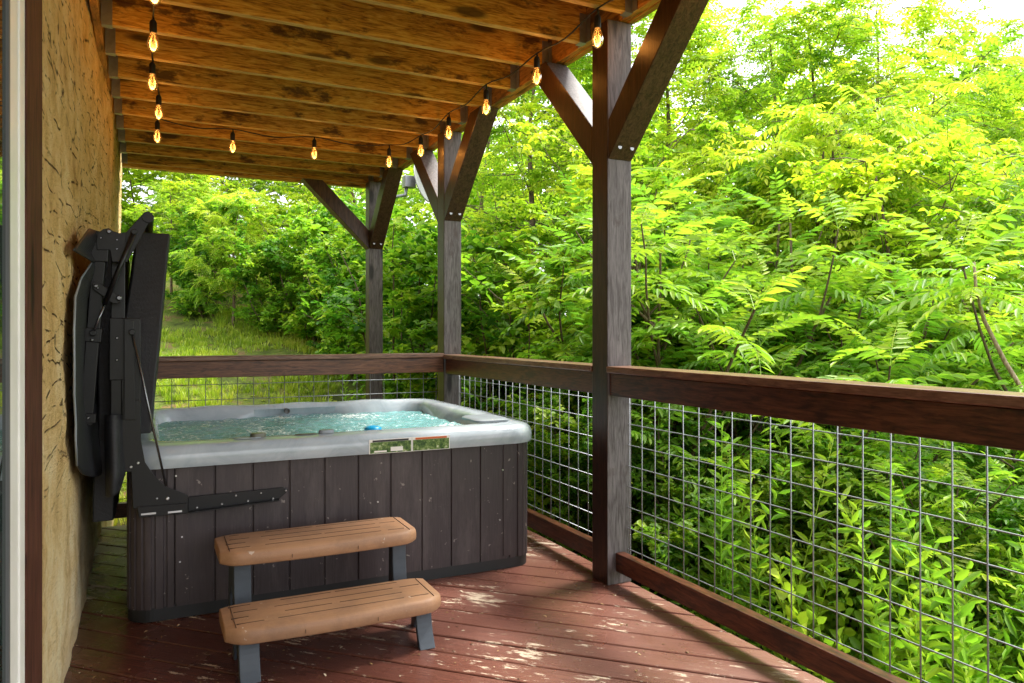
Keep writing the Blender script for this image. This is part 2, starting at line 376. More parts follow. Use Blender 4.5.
# ------------------------------------------------------------------ house wall
WX = -.25
house = thing('house_wall', 'tan rough hewn house wall with dark chisel marks, left of the hot tub', 'wall', (WX, 4.5, 0))
def wall_piece(y0, y1, z0, z1, name='wall'):
    bm = NB(); ny = int((y1-y0)/.035); nz_ = int((z1-z0)/.035); g = []
    for i in range(ny+1):
        row = []
        y = y0+(y1-y0)*i/ny
        for j in range(nz_+1):
            z = z0+(z1-z0)*j/nz_
            e = .007*noise.fractal(Vector((3, y*2.2, z*3.5)), 1, 2, 4)*(1.8-min(1, z/2.4)) + .004*noise.noise(Vector((7, y*9, z*14))) + .010*(.5-abs(noise.noise(Vector((2, y*2.5, z*10)))))*1.2
            yy = y + (.03*noise.noise(Vector((1, 1, z*6))) if i == ny else 0)
            row.append(bm.verts.new((WX-.008+e+.042*max(0, z)/2.74*min(1, max(0, (y-4)/1.5)), yy, z)))
        g.append(row)
    for i in range(ny):
        for j in range(nz_): bm.faces.new((g[i][j], g[i+1][j], g[i+1][j+1], g[i][j+1])).smooth = True
    bk = [bm.verts.new((WX-.3, y, z)) for y, z in ((y0, z0), (y1, z0), (y1, z1), (y0, z1))]
    bm.faces.new([bk[1]] + [g[ny][j] for j in range(nz_+1)] + [bk[2]])
    bm.faces.new([bk[0]] + [g[0][j] for j in range(nz_+1)] + [bk[3]])
    bm.faces.new([bk[3]] + [g[i][nz_] for i in range(ny+1)] + [bk[2]])
    bm.faces.new(bk)
    return obj(name, bm, M['wall'], house)
wall_piece(1.98, 8.15, -.5, 3.0)
wall_piece(-2.0, 1.975, 2.16, 3.0)
wall_piece(-2.0, -.3, -.5, 2.155)
bm = NB(); box(bm, -4.5, WX-.3, -2, 8.1, -.5, 3.0); obj('house_body', bm, M['wall'], house)
bm = NB(); box(bm, WX+.012, WX+.046, -2, 7.5, 2.762, 2.965); obj('ledger_board', bm, M['joist_y'], house)

# sliding glass door
dr = thing('sliding_door', 'white framed glass door with dark brown trim board at left edge', 'door', (-.24, 1.6, .03))
bm = NB(); box(bm, -.245, -.213, 1.762, 2.01, -.02, 2.15); box(bm, -.245, -.213, -.3, 1.76, 2.052, 2.15)
obj('trim_board', bm, M['trim'], dr, bevel=.003)
bm = NB(); box(bm, -.245, -.216, 1.695, 1.760, .03, 2.05); box(bm, -.245, -.219, 1.60, 1.693, .03, 2.05); box(bm, -.245, -.219, -.28, 1.598, 1.96, 2.05); box(bm, -.245, -.219, -.28, 1.598, .03, .12); box(bm, -.245, -.219, .66, .74, .122, 1.958)
obj('door_frame', bm, M['white'], dr, bevel=.003)
bm = NB(); box(bm, -.243, -.2185, 1.585, 1.599, .122, 1.958); obj('gasket', bm, M['gasket'], dr)
bm = NB(); box(bm, -.24, -.2235, -.28, 1.584, .122, 1.958); obj('glass_pane', bm, M['glass'], dr)

# ------------------------------------------------------------------ deck floor (diagonal boards)
def clip(poly, a, b, c):               # keep a*x+b*y<=c
    out = []
    for i, p in enumerate(poly):
        q = poly[(i+1) % len(poly)]; fp = a*p[0]+b*p[1]-c; fq = a*q[0]+b*q[1]-c
        if fp <= 0: out.append(p)
        if (fp < 0) != (fq < 0):
            t = fp/(fp-fq); out.append((p[0]+(q[0]-p[0])*t, p[1]+(q[1]-p[1])*t))
    return out
bm = NB(); rng = random.Random(4); s2 = math.sqrt(.5)
k = -40
for k in range(-40, 60):
    c0 = k*.1385; c1 = c0+.1295         # strip c0 <= (x+y)/sqrt2 <= c1
    L = 9; ctr = [(c0*s2, c0*s2), (c1*s2, c1*s2)]
    poly = [(ctr[0][0]-L*s2, ctr[0][1]+L*s2), (ctr[0][0]+L*s2, ctr[0][1]-L*s2), (ctr[1][0]+L*s2, ctr[1][1]-L*s2), (ctr[1][0]-L*s2, ctr[1][1]+L*s2)]
    for a, b, c in ((1, 0, 2.135), (-1, 0, .275), (0, 1, 5.36), (0, -1, 2.0)):
        poly = clip(poly, a, b, c)
        if len(poly) < 3: break
    if len(poly) < 3: continue
    dz = rng.uniform(-.0015, .0015)
    prism(bm, [(p[0], p[1], dz) for p in poly], (0, 0, -.035))
fl = obj('floor', bm, M['deck'], bevel=.003, seg=1); tag(fl, kind='structure')
dk = thing('deck_frame', 'dark fascia and joists under the lower deck boards', 'deck', (2.1, 2, -.25))
bm = NB(); box(bm, 2.085, 2.125, -2, 5.35, -.28, -.04); box(bm, -.24, 2.08, 5.31, 5.35, -.28, -.04); box(bm, -.2, 2.08, -2, -1.96, -.28, -.04)
obj_each('fascia', bm, M['rail_y'], dk)

# ------------------------------------------------------------------ posts with knee braces
PX = 2.07; ZC = 2.74; PYS = [3.12, 5.33, 7.42]
bolts_m = M['galv']
def post(Y, label, zb, braces, seed):
    t = thing('support_post', label, 'post', (PX, Y, zb), 'stained posts carrying the upper deck')
    hw = .07
    bm = NB(); fs = box(bm, PX-hw, PX+hw, Y-hw, Y+hw, zb, ZC-.003); 
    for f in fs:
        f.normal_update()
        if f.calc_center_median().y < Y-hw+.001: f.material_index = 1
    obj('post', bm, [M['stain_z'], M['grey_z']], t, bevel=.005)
    for kind in braces:
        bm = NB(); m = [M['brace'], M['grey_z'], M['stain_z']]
        drop, run = .68, .68; wd = .135
        if kind == 'near':             # rises toward the camera
            p = [(PX, Y-hw-.002, ZC-drop), (PX, Y-hw-run, ZC-.004), (PX, Y-hw-run+.19, ZC-.004), (PX, Y-hw-.002, ZC-drop+.19)]
            prism(bm, [(PX-hw*.97, a[1], a[2]) for a in p], (hw*1.94, 0, 0))
            nb = NB()
            for q in (-.035, .035): lathe(nb, (PX+q, Y-hw-.05, ZC-drop+.05), [(.011, -.006), (.011, 0), (.006, .002)], 8, 'Y')
            nbm = nb
        elif kind == 'far':
            p = [(PX, Y+hw+.002, ZC-drop), (PX, Y+hw+run, ZC-.004), (PX, Y+hw+run-.19, ZC-.004), (PX, Y+hw+.002, ZC-drop+.19)]
            prism(bm, [(PX-hw*.97, a[1], a[2]) for a in p], (hw*1.94, 0, 0)); nbm = None
        else:                          # rises toward the house
            p = [(PX-hw-.002, Y, ZC-drop), (PX-hw-run+.03, Y, ZC-.034), (PX-hw-run+.22, Y, ZC-.034), (PX-hw-.002, Y, ZC-drop+.19)]
            prism(bm, [(a[0], Y-hw*.97, a[2]) for a in p], (0, hw*1.94, 0)); nbm = None
        bmesh.ops.recalc_face_normals(bm, faces=bm.faces)
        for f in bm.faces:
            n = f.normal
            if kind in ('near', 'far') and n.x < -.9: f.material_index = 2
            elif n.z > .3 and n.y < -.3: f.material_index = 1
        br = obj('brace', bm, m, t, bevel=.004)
        if nbm: obj_each('bolt', nbm, bolts_m, br)
    return t
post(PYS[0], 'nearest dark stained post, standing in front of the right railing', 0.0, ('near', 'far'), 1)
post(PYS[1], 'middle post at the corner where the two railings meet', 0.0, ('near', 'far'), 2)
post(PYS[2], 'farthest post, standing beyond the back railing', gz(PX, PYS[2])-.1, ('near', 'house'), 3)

# ------------------------------------------------------------------ railings
def railing(label, a, b, axis_, loc, wires_z=(.155, .93)):
    t = thing('railing', label, 'railing', loc)
    if axis_ == 'Y':
        X = PX-.005
        bm = NB(); box(bm, X-.075, X+.065, a, b, 1.027, 1.060); obj('cap_rail', bm, M['cap_y'], t, bevel=.006)
        bm = NB(); box(bm, X-.055, X-.017, a, b, .918, 1.0265); obj('top_rail', bm, M['rail_y'], t, bevel=.004)
        bm = NB(); box(bm, X-.02, X+.03, a, b, .065, .155); obj('bottom_rail', bm, M['rail_y'], t, bevel=.004)
        bm = NB(); box(bm, X+.003, X+.04, a, b, .925, 1.026); obj('back_rail', bm, M['rail_y'], t, bevel=.004)
        bm = NB(); P = lambda s, z, o=0: (X+.048+o, s, z)
    else:
        Y = PYS[1]-.01
        bm = NB(); box(bm, a, b, Y-.075, Y+.065, 1.037, 1.070); obj('cap_rail', bm, M['cap_x'], t, bevel=.006)
        bm = NB(); box(bm, a, b, Y-.055, Y-.017, .928, 1.0365); obj('top_rail', bm, M['rail_x'], t, bevel=.004)
        bm = NB(); box(bm, a, b, Y-.045, Y+.005, .065, .155); obj('bottom_rail', bm, M['rail_x'], t, bevel=.004)
        bm = NB(); box(bm, a, b, Y+.003, Y+.04, .935, 1.036); obj('back_rail', bm, M['rail_x'], t, bevel=.004)
        bm = NB(); P = lambda s, z, o=0: (s, Y+.048+o, z)
    s = b-.02
    rg = random.Random(int(a*10)+7)
    while s > a+.01:
        j = rg.uniform(-.003, .003); tube(bm, [P(s+j, .145), P(s-j, .945)], .0027, 5); s -= .1016
    z = .165
    while z < .94: tube(bm, [P(a+.002, z, .0055), P(b-.002, z, .0055)], .0027, 5); z += .1016
    obj('wire_mesh', bm, M['wire'], t)
railing('brown railing with wire mesh, nearest section right of the front post', -1.6, PYS[0]-.072, 'Y', (PX, 1, 0))
railing('middle railing section with wire mesh between front post and corner post', PYS[0]+.072, PYS[1]-.072, 'Y', (PX, 4.2, 0))
railing('back railing with wire mesh, running behind the hot tub to the house wall', -.24, PX-.072, 'X', (1, PYS[1], 0))

# ------------------------------------------------------------------ upper deck
ud = thing('upper_deck', 'orange brown underside of the upper deck with close joists', 'deck', (1, 3, ZC))
j0 = None
bmj = NB(); fs_ = box(bmj, WX+.055, 2.075, -.019, .019, ZC, ZC+.225)
for f_ in fs_:
    if f_.calc_center_median().z < ZC+.001: f_.material_index = 1
hbs = []
for x0, x1, xa, xb in ((WX+.052, WX+.10, WX+.0515, WX+.0535), (2.032, 2.073, 2.0715, 2.0745)):
    hb = NB(); hbs.append(hb)
    box(hb, x0, x1, -.022, -.0195, ZC-.003, ZC+.15); box(hb, x0, x1, .0195, .022, ZC-.003, ZC+.15); box(hb, x0, x1, -.022, .022, ZC-.0055, ZC-.003)
    for s in (-1, 1): box(hb, xa, xb, s*.0225, s*.06, ZC, ZC+.14)
    bmesh.ops.remove_doubles(hb, verts=hb.verts, dist=.0028)
ys = [4.21+.4135*k for k in range(-13, 9)]
for i, y in enumerate(ys):
    if i == 0:
        j0 = obj('joist', bmj, [M['joist'], M['joist_edge']], ud, bevel=.003, seg=1); h0 = [obj('joist_hanger', h, M['galv'], j0) for h in hbs]
        b0 = Vector(j0.location)
        j0.location = (0, y, 0)
        # hanger mesh was shifted by the root: undo nothing, both share the thing's frame
    else:
        j = j0.copy(); COL.objects.link(j); j.parent = ud; j.location = (0, y, 0); 
        for hh in h0: h = hh.copy(); COL.objects.link(h); h.parent = j
bm = NB(); box(bm, 2.077, 2.116, -1.6, 7.58, ZC+.002, ZC+.225); box(bm, 2.119, 2.158, -1.6, 7.58, ZC-.0, ZC+.223); obj_each('rim_board', bm, M['joist_y'], ud, bevel=.003)
bm = NB(); box(bm, WX+.055, 2.156, 7.583, 7.622, ZC-.03, ZC+.223); box(bm, WX+.055, 2.075, 7.540, 7.580, ZC-.03, ZC+.223); obj_each('end_board', bm, M['joist'], ud, bevel=.003)
bm = NB()
k = 0; x = WX+.02
while x < 2.2: box(bm, x, x+.137, -1.6, 7.64, ZC+.228, ZC+.256); x += .141
obj('deck_board', bm, M['ceilboard'], ud)
for o in ud.children: pass
# joist_y offset: joists were modelled at y=0 in world, root at y=3 -> their local y must be world y minus nothing
# (mesh local y = -3 after re-basing, so location y = world y)

# ------------------------------------------------------------------ hot tub
TX0, TX1, TY0, TY1 = -.075, 1.835, 3.50, 5.17
tcx, tcy, thx, thy = (TX0+TX1)/2, (TY0+TY1)/2, (TX1-TX0)/2, (TY1-TY0)/2
tub = thing('hot_tub', 'square hot tub with dark brown skirt, grey rim and bubbling water', 'hot tub', (tcx, tcy, 0))
def rrect(hx, hy, r, z, step=None, nc=10, ns=16):
    pts = []
    for (sx_, sy_, a0) in ((1, 1, 0), (-1, 1, 90), (-1, -1, 180), (1, -1, 270)):
        for k in range(nc+1):
            a = R(a0+90*k/nc); pts.append(((hx-r)*sx_+r*math.cos(a), (hy-r)*sy_+r*math.sin(a)))
    out = []
    n = len(pts)
    for i in range(n):
        p, q = pts[i], pts[(i+1) % n]; d = math.hypot(p[0]-q[0], p[1]-q[1])
        m = (ns if d > .3 else 1) if step is None else max(1, int(d/step))
        for k in range(m): out.append((p[0]+(q[0]-p[0])*k/m, p[1]+(q[1]-p[1])*k/m))
    return [Vector((tcx+x, tcy+y, z)) for x, y in out]
def loft(bm, rings, close_last=False, close_first=False):
    vs = [[bm.verts.new(p) for p in r] for r in rings]; n = len(vs[0])
    for a, b in zip(vs, vs[1:]):
        for k in range(n): bm.faces.new((a[k], a[(k+1) % n], b[(k+1) % n], b[k]))
    if close_last: bm.faces.new(vs[-1])
    if close_first: bm.faces.new(vs[0])
    return vs
# skirt: perimeter with board joints and fluted corners
fx = [.268+.1575*k for k in range(-1, 10)]
def groove(p):
    x, y = p.x, p.y; g = 0
    if y < TY0+.01 or y > TY1-.01:
        g = max([0]+[.007 for q in fx if abs(x-q) < .0035])
    if x < TX0+.01 or x > TX1-.01:
        yy = (y-TY0-.15)/.157; g = .007 if abs(yy-round(yy)) < .022 and .0 < yy < 9 else 0
    cxn = min(x-TX0, TX1-x); cyn = min(y-TY0, TY1-y)
    if cxn < .17 and cyn < .15:         # fluted corner
        s = (cxn-cyn); g = .006*(1 if math.sin(s*2*math.pi/.045) > .55 else 0)
    return g
per = rrect(thx, thy, .10, 0, step=.0035, nc=60)
def skirt_ring(z):
    out = []
    for p in per:
        g = groove(p); q = Vector((p.x, p.y, z)); c = Vector((tcx, tcy, z)) - q
        if g:
            if abs(p.y-TY0) < .005: q.y += g
            elif abs(p.x-TX1) < .005: q.x -= g
            elif abs(p.x-TX0) < .005: q.x += g
            else: q += c.normalized()*g
        out.append(q)
    return out
bm = NB(); loft(bm, [skirt_ring(.055), skirt_ring(.662)]); obj('skirt', bm, M['skirt'], tub)
bm = NB(); box(bm, .112, .165, TY0-.006, TY0+.004, .07, .645); box(bm, 1.655, 1.70, TY0-.006, TY0+.004, .07, .645); obj_each('corner_strip', bm, M['skirt'], tub, bevel=.002)
bm = NB(); loft(bm, [rrect(thx-.004, thy-.004, .1, .002), rrect(thx-.004, thy-.004, .1, .06)], True, True); obj('base_pan', bm, M['base_black'], tub)
# shell: rim + basin
def inner(o, z, extra=0):
    r = rrect(thx-o, thy-o, max(.05, .17-o*.3), z)
    out = []
    for p in r:
        q = p.copy()
        if extra and p.y > tcy+.2:       # seats in the far wall
            f = sm(.60, .64, p.x)*(1-sm(1.15, 1.22, p.x)); q.y += (.05*f - .03*(1-f))*extra
        if extra and p.x > tcx+.3: q.x -= .02*extra*(1+math.sin(p.y*6))
        out.append(q)
    return out
RT = .750
O = -.035
prof = [(.01, .655), (O, .65), (O-.004, .665), (O-.004, .70), (O+.004, .722), (O+.02, .738), (O+.045, RT), (.06, RT+.004), (.10, RT+.003), (.118, RT-.006), (.128, RT-.022)]
rings = [inner(o, z) for o, z in prof] + [inner(.137, RT-.06, .7), inner(.145, RT-.16, 1), inner(.16, .45, 1), inner(.35, .40, 1), inner(.40, .2, 0)]
# low raised headrests on the far rim
for ri in (6, 7, 8, 9):
    for p in rings[ri]:
        if p.y > tcy+.3:
            for c in (.40, .92, 1.38): p.z += .007*math.exp(-((p.x-c)/.12)**4)
        if p.y < tcy-.3: p.z -= .008
bm = NB(); loft(bm, rings, True); obj('shell', bm, M['shell'], tub, smooth=True, autos=True)
bm = NB(); n = 60
ww = inner(.14, .682, .8)
g = [[bm.verts.new((TX0+.1+(TX1-TX0-.2)*i/n, TY0+.1+(TY1-TY0-.2)*j/n, .680+.010*noise.noise(Vector((i*.42, j*.42, 1)))+.005*noise.noise(Vector((i*1.1, j*1.1, 5))))) for j in range(n+1)] for i in range(n+1)]
for i in range(n):
    for j in range(n): bm.faces.new((g[i][j], g[i+1][j], g[i+1][j+1], g[i][j+1])).smooth = True
obj('water', bm, M['water'], tub)
# rim details
def oval(bm, c, a, b, h, z, rot=0, n=24, k=2.6, dome=.3):
    rings = []
    for s, zz in ((1, 0), (1, h*.6), (.9, h), (.5, h*(1+dome*.2)), (.02, h*(1+dome*.2))):
        rg_ = []
        for i in range(n):
            t = 2*math.pi*i/n; ct, st = math.cos(t), math.sin(t)
            x = a*s*math.copysign(abs(ct)**(2/k), ct); y = b*s*math.copysign(abs(st)**(2/k), st)
            rg_.append(Vector((c[0]+x*math.cos(rot)-y*math.sin(rot), c[1]+x*math.sin(rot)+y*math.cos(rot), z+zz)))
        rings.append(rg_)
    vs = loft(bm, rings, True)
zt = RT-.003
px = lambda u, v, Y=3.58: onY(u, v, Y).x
bm = NB(); oval(bm, (px(258, 441), 3.575), .035, .022, .018, zt); obj('diverter_knob', bm, M['pillow_dark'], tub, smooth=True, autos=True)
bm = NB(); oval(bm, (px(247, 441), 3.565), .06, .03, .003, zt, dome=.1); obj('control_plate', bm, M['shell'], tub, smooth=True)
bm = NB(); oval(bm, (px(326, 437), 3.572), .036, .02, .016, zt); obj('air_knob', bm, M['grey_plastic'], tub, smooth=True, autos=True)
bm = NB(); oval(bm, (px(305, 439), 3.565), .05, .012, .004, zt); obj('grip_slot', bm, M['pillow_dark'], tub, smooth=True)
bm = NB(); oval(bm, (1.66, 3.74), .10, .13, .016, zt, rot=0, k=5, dome=.1); obj('filter_lid', bm, M['grey_plastic'], tub, smooth=True, autos=True)
bm = NB()
lathe(bm, (.82, 5.0, .715), [(.001, .0), (.013, -.002), (.013, -.006), (.018, -.008), (.018, .03)], 12, 'Y'); obj('jet', bm, M['gasket'], tub)
# stickers on the front lip
def sticker(x0, x1, head, cols, parent):
    T = NT('sticker print'); co = T.coord((1, 1, 1), rnd=True); a = T.noise(co, 45, 4, .7); b = T.noise(co, 16, 3)
    c = T.ramp(a, [(.38, (.02, .06, .015)), (.5, (.09, .17, .035)), (.6, (.25, .33, .12)), (.68, (.7, .72, .62))])
    T.pbr(c, .25); ms_ = T.m
    Yf = TY0-.0395-.0015
    bm = NB()
    z0, z1 = .652, .704
    box(bm, x0, x1, Yf, Yf+.002, z0, z1); obj('sticker', bm, ms_, parent)
    h_ = simple('sticker header', head, .3); bm = NB(); 
    box(bm, x0+.012, x1-.012, Yf-.0006, Yf+.0014, z1+.0008, z1+.010); obj('sticker_header', bm, h_, parent)
    bm = NB(); box(bm, x0-.004, x1+.004, Yf+.0004, Yf+.0026, z0-.002, z1+.013); obj('sticker_border', bm, M['white'], parent)
    if cols:
        bm = NB(); box(bm, x0+.10, x0+.16, Yf-.0008, Yf+.0012, z0+.006, z0+.026); box(bm, x0+.02, x0+.08, Yf-.0009, Yf+.0012, z0+.004, z0+.012); obj('sticker_caption', bm, M['white'], parent)
sticker(onY(370, 450, 3.46).x, onY(411, 450, 3.46).x, (.02, .012, .02), True, tub)
sticker(onY(413, 445, 3.46).x, onY(449, 445, 3.46).x, (.55, .12, .03), False, tub)
# bolts on the skirt front
bm = NB()
for (u, v) in ((176, 476), (182, 537), (180, 562), (378, 502), (503, 470), (500, 520)):
    p = onY(u, v, TY0-.008); lathe(bm, p, [(.004, 0), (.004, .006), (.002, .008)], 8, 'Y')
obj_each('screw', bm, M['steel'], tub)
# blue floater
bm = NB(); lathe(bm, (onY(373, 428, 3.86).x, 3.86, .694), [(.03, 0), (.045, .008), (.045, .028), (.03, .036), (.012, .04)], 20)
tag(obj('floater', bm, M['blue']), 'small round blue plastic floater on the hot tub water', 'floater')

# ------------------------------------------------------------------ spa step
stp = thing('spa_step', 'two-tier step with light brown treads and slate legs before the hot tub', 'step', (.64, 3.0, 0))
def tread(x0, x1, y0, y1, zb, zt_):
    bm = NB(); n = 26; prof_ = []
    nx = 30; rows = []
    for i in range(nx+1):
        x = x0+(x1-x0)*i/nx; e = min(i, nx-i)/nx
        k = 1-(1-min(1, e/.10))**2.2      # rounded ends in plan
        ins = .045*(1-k); zf = zb+.004*(1-k)
        drop = .010*(1-k)
        f = y0 - .018*math.sin(math.pi*i/nx)+ins      # bowed front
        pts = [(f+.006, zf), (f, zf+.012), (f, zt_-.022-drop*.3), (f+.006, zt_-.008-drop*.5), (f+.022, zt_-drop*.6), (y1-.02-ins*.2, zt_-drop*.6), (y1-.004-ins*.2, zt_-.01), (y1-ins*.2, zf+.012), (y1-.006-ins*.2, zf)]
        rows.append([bm.verts.new((x, a, b)) for a, b in pts])
    for a, b in zip(rows, rows[1:]):
        m = len(a)
        for k in range(m): bm.faces.new((a[k], a[(k+1) % m], b[(k+1) % m], b[k])).smooth = True
    bm.faces.new(rows[0]); bm.faces.new(rows[-1])
    bmesh.ops.recalc_face_normals(bm, faces=bm.faces)
    o = obj('tread', bm, M['step'], stp, bevel=.004, autos=True)
    bm = NB(); rg = random.Random(int(zb*100))
    W = x1-x0
    for j in range(4):
        y = y0+.055+j*(y1-y0-.10)/3
        for (a, b) in ((.06, .16), (.22, .80), (.86, .95)) if j % 2 == 0 else ((.05, .12), (.26, .50), (.52, .84)):
            a += rg.uniform(-.02, .02); b += rg.uniform(-.02, .02)
            box(bm, x0+a*W, x0+b*W, y, y+.0035, zt_-.004, zt_+.0008)
    obj_each('slot', bm, M['slot'], o)
    bm = NB()
    for q in (.33, .66): box(bm, x0+q*W, x0+q*W+.0015, y0-.0185, y0-.01, zb+.014, zt_-.03)
    box(bm, x0+.035, x0+.037, y0+.03, y1-.03, zt_-.005, zt_+.0006); box(bm, x1-.037, x1-.035, y0+.03, y1-.03, zt_-.005, zt_+.0006)
    obj_each('seam', bm, M['slot'], o)
tread(.245, 1.045, 2.735, 3.02, .138, .196)
tread(.255, 1.055, 3.065, 3.36, .318, .376)
def leg(x0, x1, y0, y1, zt_, side):
    # curved front post + web running back
    bm = NB(); pr = []; n = 8
    for i in range(n+1):
        t = i/n; z = zt_*(1-t) + .0*t; y = y0+.045 - .05*t*t + .0*t; pr.append((y, z))
    th = .014
    poly = [(a, b) for a, b in pr] + [(a+th+.012*(i/n), b) for i, (a, b) in reversed(list(enumerate(pr)))]
    prism(bm, [(x0, a, b) for a, b in poly], (x1-x0, 0, 0))
    xs_ = x0 if side < 0 else x1-.012
    arch = [(y0+.05, zt_-.001), (y1, zt_-.001), (y1+.01, 0), (y1-.035, 0), (y1-.05, zt_*.45), ((y0+y1)/2+.02, zt_*.62), (y0+.075, zt_*.45), (y0+.05, 0), (y0+.018, .002)]
    prism(bm, [(xs_+.0005, a, b+.0005) for a, b in arch], (.011, 0, 0))
    obj('leg', bm, M['slate'], stp, bevel=.003)
leg(.292, .362, 2.745, 3.0, .139, -1); leg(.945, 1.008, 2.745, 3.0, .139, 1)
leg(.31, .375, 3.09, 3.35, .319, -1); leg(.955, 1.015, 3.09, 3.35, .319, 1)

# ------------------------------------------------------------------ folded cover
cv = thing('spa_cover', 'black vinyl hot tub cover folded upright beside the house wall', 'cover', (0, 4.3, .65))
def curve_panel(name, top, bot, y0, y1, z0, z1, th):
    """thick leaning slab, slightly bulged; top/bot = x of its right side"""
    bm = NB(); ny, nz_ = 14, 14; L_, Rr = [], []
    for i in range(ny+1):
        y = y0+(y1-y0)*i/ny; a, b = [], []
        for j in range(nz_+1):
            t = j/nz_; z = z0+(z1-z0)*t; x = bot+(top-bot)*t + .006*noise.noise(Vector((y*4, z*5, 2)))
            ee = .008*(abs(2*i/ny-1)**10)
            a.append(bm.verts.new((x-ee, y, z))); b.append(bm.verts.new((x-th+ee+.006*math.sin(z*9), y, z)))
        L_.append(a); Rr.append(b)
    for i in range(ny):
        for j in range(nz_):
            bm.faces.new((L_[i][j], L_[i+1][j], L_[i+1][j+1], L_[i][j+1])); bm.faces.new((Rr[i][j], Rr[i][j+1], Rr[i+1][j+1], Rr[i+1][j]))
        bm.faces.new((L_[i][0], Rr[i][0], Rr[i+1][0], L_[i+1][0])); bm.faces.new((L_[i][-1], L_[i+1][-1], Rr[i+1][-1], Rr[i][-1]))
    for j in range(nz_):
        bm.faces.new((L_[0][j], L_[0][j+1], Rr[0][j+1], Rr[0][j])); bm.faces.new((L_[-1][j], Rr[-1][j], Rr[-1][j+1], L_[-1][j+1]))
    return obj(name, bm, M['vinyl'], cv, smooth=True, autos=True, bevel=.006)
curve_panel('panel', .098, .025, 3.57, 5.0, .79, 1.650, .15)
curve_panel('panel', -.085, -.118, 3.62, 5.15, .42, 1.640, .09)
# hanging skirt flap: wavy sheet billowing to the wall, with thickness
def sheet(name, rows, th=.006, mat='vinyl', nseg=5):
    bm = NB(); g = []
    for r_ in rows:
        pts = [Vector((max(p[0], -.224), p[1], p[2])) for p in r_]; out = []
        for i in range(len(pts)-1):
            for k in range(nseg):
                t = k/nseg; p0, p1, p2, p3 = pts[max(i-1, 0)], pts[i], pts[i+1], pts[min(i+2, len(pts)-1)]
                out.append(.5*((2*p1)+(p2-p0)*t+(2*p0-5*p1+4*p2-p3)*t*t+(3*p1-p0-3*p2+p3)*t**3))
        out.append(pts[-1]); g.append(out)
    # interpolate between rows
    G = []
    for i in range(len(g)-1):
        for k in range(nseg):
            t = k/nseg; G.append([(a*(1-t)+b*t) for a, b in zip(g[i], g[i+1])])
    G.append(g[-1])
    vv = [[bm.verts.new(p) for p in r_] for r_ in G]
    for a, b in zip(vv, vv[1:]):
        for k in range(len(a)-1): bm.faces.new((a[k], a[k+1], b[k+1], b[k]))
    o = obj(name, bm, M[mat], cv, smooth=True)
    s = o.modifiers.new('solid', 'SOLIDIFY'); s.thickness = th
    return o
def q(u, v, Y): return onY(u, v, Y)
sheet('skirt_flap', [
    [q(88, 229, 3.35), q(100, 232, 3.45), q(112, 234, 3.55), q(120, 236, 3.75)],
    [q(66, 250, 2.93), q(84, 252, 3.30), q(98, 250, 3.50), q(114, 250, 3.75)],
    [q(92, 262, 3.40), q(98, 264, 3.46), q(104, 266, 3.58), q(114, 266, 3.75)],
    [q(80, 279, 3.28), q(86, 283, 3.34), q(97, 285, 3.56), q(110, 285, 3.75)],
    [q(69.5, 297, 3.03), q(75, 300, 3.22), q(90, 300, 3.50), q(108, 300, 3.75)],
    [q(67, 330, 2.98), q(75, 332, 3.12), q(86, 332, 3.46), q(104, 332, 3.75)],
    [q(68, 365, 2.99), q(72, 366, 3.20), q(84, 366, 3.46), q(104, 366, 3.75)],
    [q(68, 395, 2.99), q(78, 398, 3.18), q(84, 398, 3.50), q(104, 398, 3.75)],
    [q(72, 425, 3.05), q(78, 427, 3.26), q(88, 427, 3.45), q(104, 427, 3.75)],
    [q(71, 436, 3.04), q(78, 445, 3.26), q(90, 445, 3.45), q(104, 445, 3.75)],
    [q(74, 466, 3.10), q(82, 474, 3.28), q(95, 477, 3.45), q(104, 470, 3.75)]])
sheet('tongue_flap', [
    [q(106, 415, 3.45), q(113, 415, 3.42), q(124, 415, 3.47)],
    [q(106, 450, 3.44), q(114, 452, 3.40), q(124, 452, 3.47)],
    [q(107, 480, 3.45), q(114, 478, 3.39), q(125, 470, 3.46)],
    [q(107, 496, 3.47), q(112, 497, 3.41), q(119, 490, 3.44)]])
bm = NB(); pts = [Vector((max(p_.x, -.223), p_.y, p_.z)) for p_ in (q(92, 262, 3.395), q(80, 279, 3.275), q(69.5, 297, 3.025), q(67, 330, 2.975), q(68, 365, 2.985), q(68, 395, 2.985), q(72, 425, 3.045), q(71, 436, 3.035), q(74, 466, 3.095))]
tube(bm, pts, .004, 6); obj('piping', bm, M['grey_plastic'], cv)

# ------------------------------------------------------------------ cover lifter
cl = thing('cover_lifter', 'black metal cover lifter with arms and gas struts bolted to the tub', 'cover lifter', (.0, 3.45, .6))
YL = 3.455
def flat(name, poly, Y, th, mat='black_metal', parent=cl, bevel=.002):
    bm = NB(); prism(bm, [onY(u, v, Y) for u, v in poly], (0, th, 0)); return obj(name, bm, M[mat], parent, bevel=bevel)
def strip(name, a, b, wpx, Y, depth, mat='black_metal', parent=cl):
    A, B = onY(*a, Y), onY(*b, Y); bm = NB(); d = (B-A).normalized(); bar(bm, A, B, wpx*3.2/F, depth, side=Vector((-d.z, 0, d.x)))
    return obj(name, bm, M[mat], parent, bevel=.003)
gus = flat('mount_plate', [(122, 400), (140, 400), (141, 440), (145, 462), (151, 471), (158, 480), (167, 487), (188, 495), (188, 505), (133, 509), (131, 472), (122, 472)], YL-.005, .006)
strip('upright', (131, 318), (131, 470), 17, YL+.02, .03)
flat('side_plate', [(124, 318), (134, 321), (136, 420), (124, 420)], YL-.02, .006)
strip('inner_arm', (118.5, 240), (117.5, 470), 12, YL+.03, .04)
strip('sleeve', (118, 318), (117.5, 380), 14, YL+.02, .035)
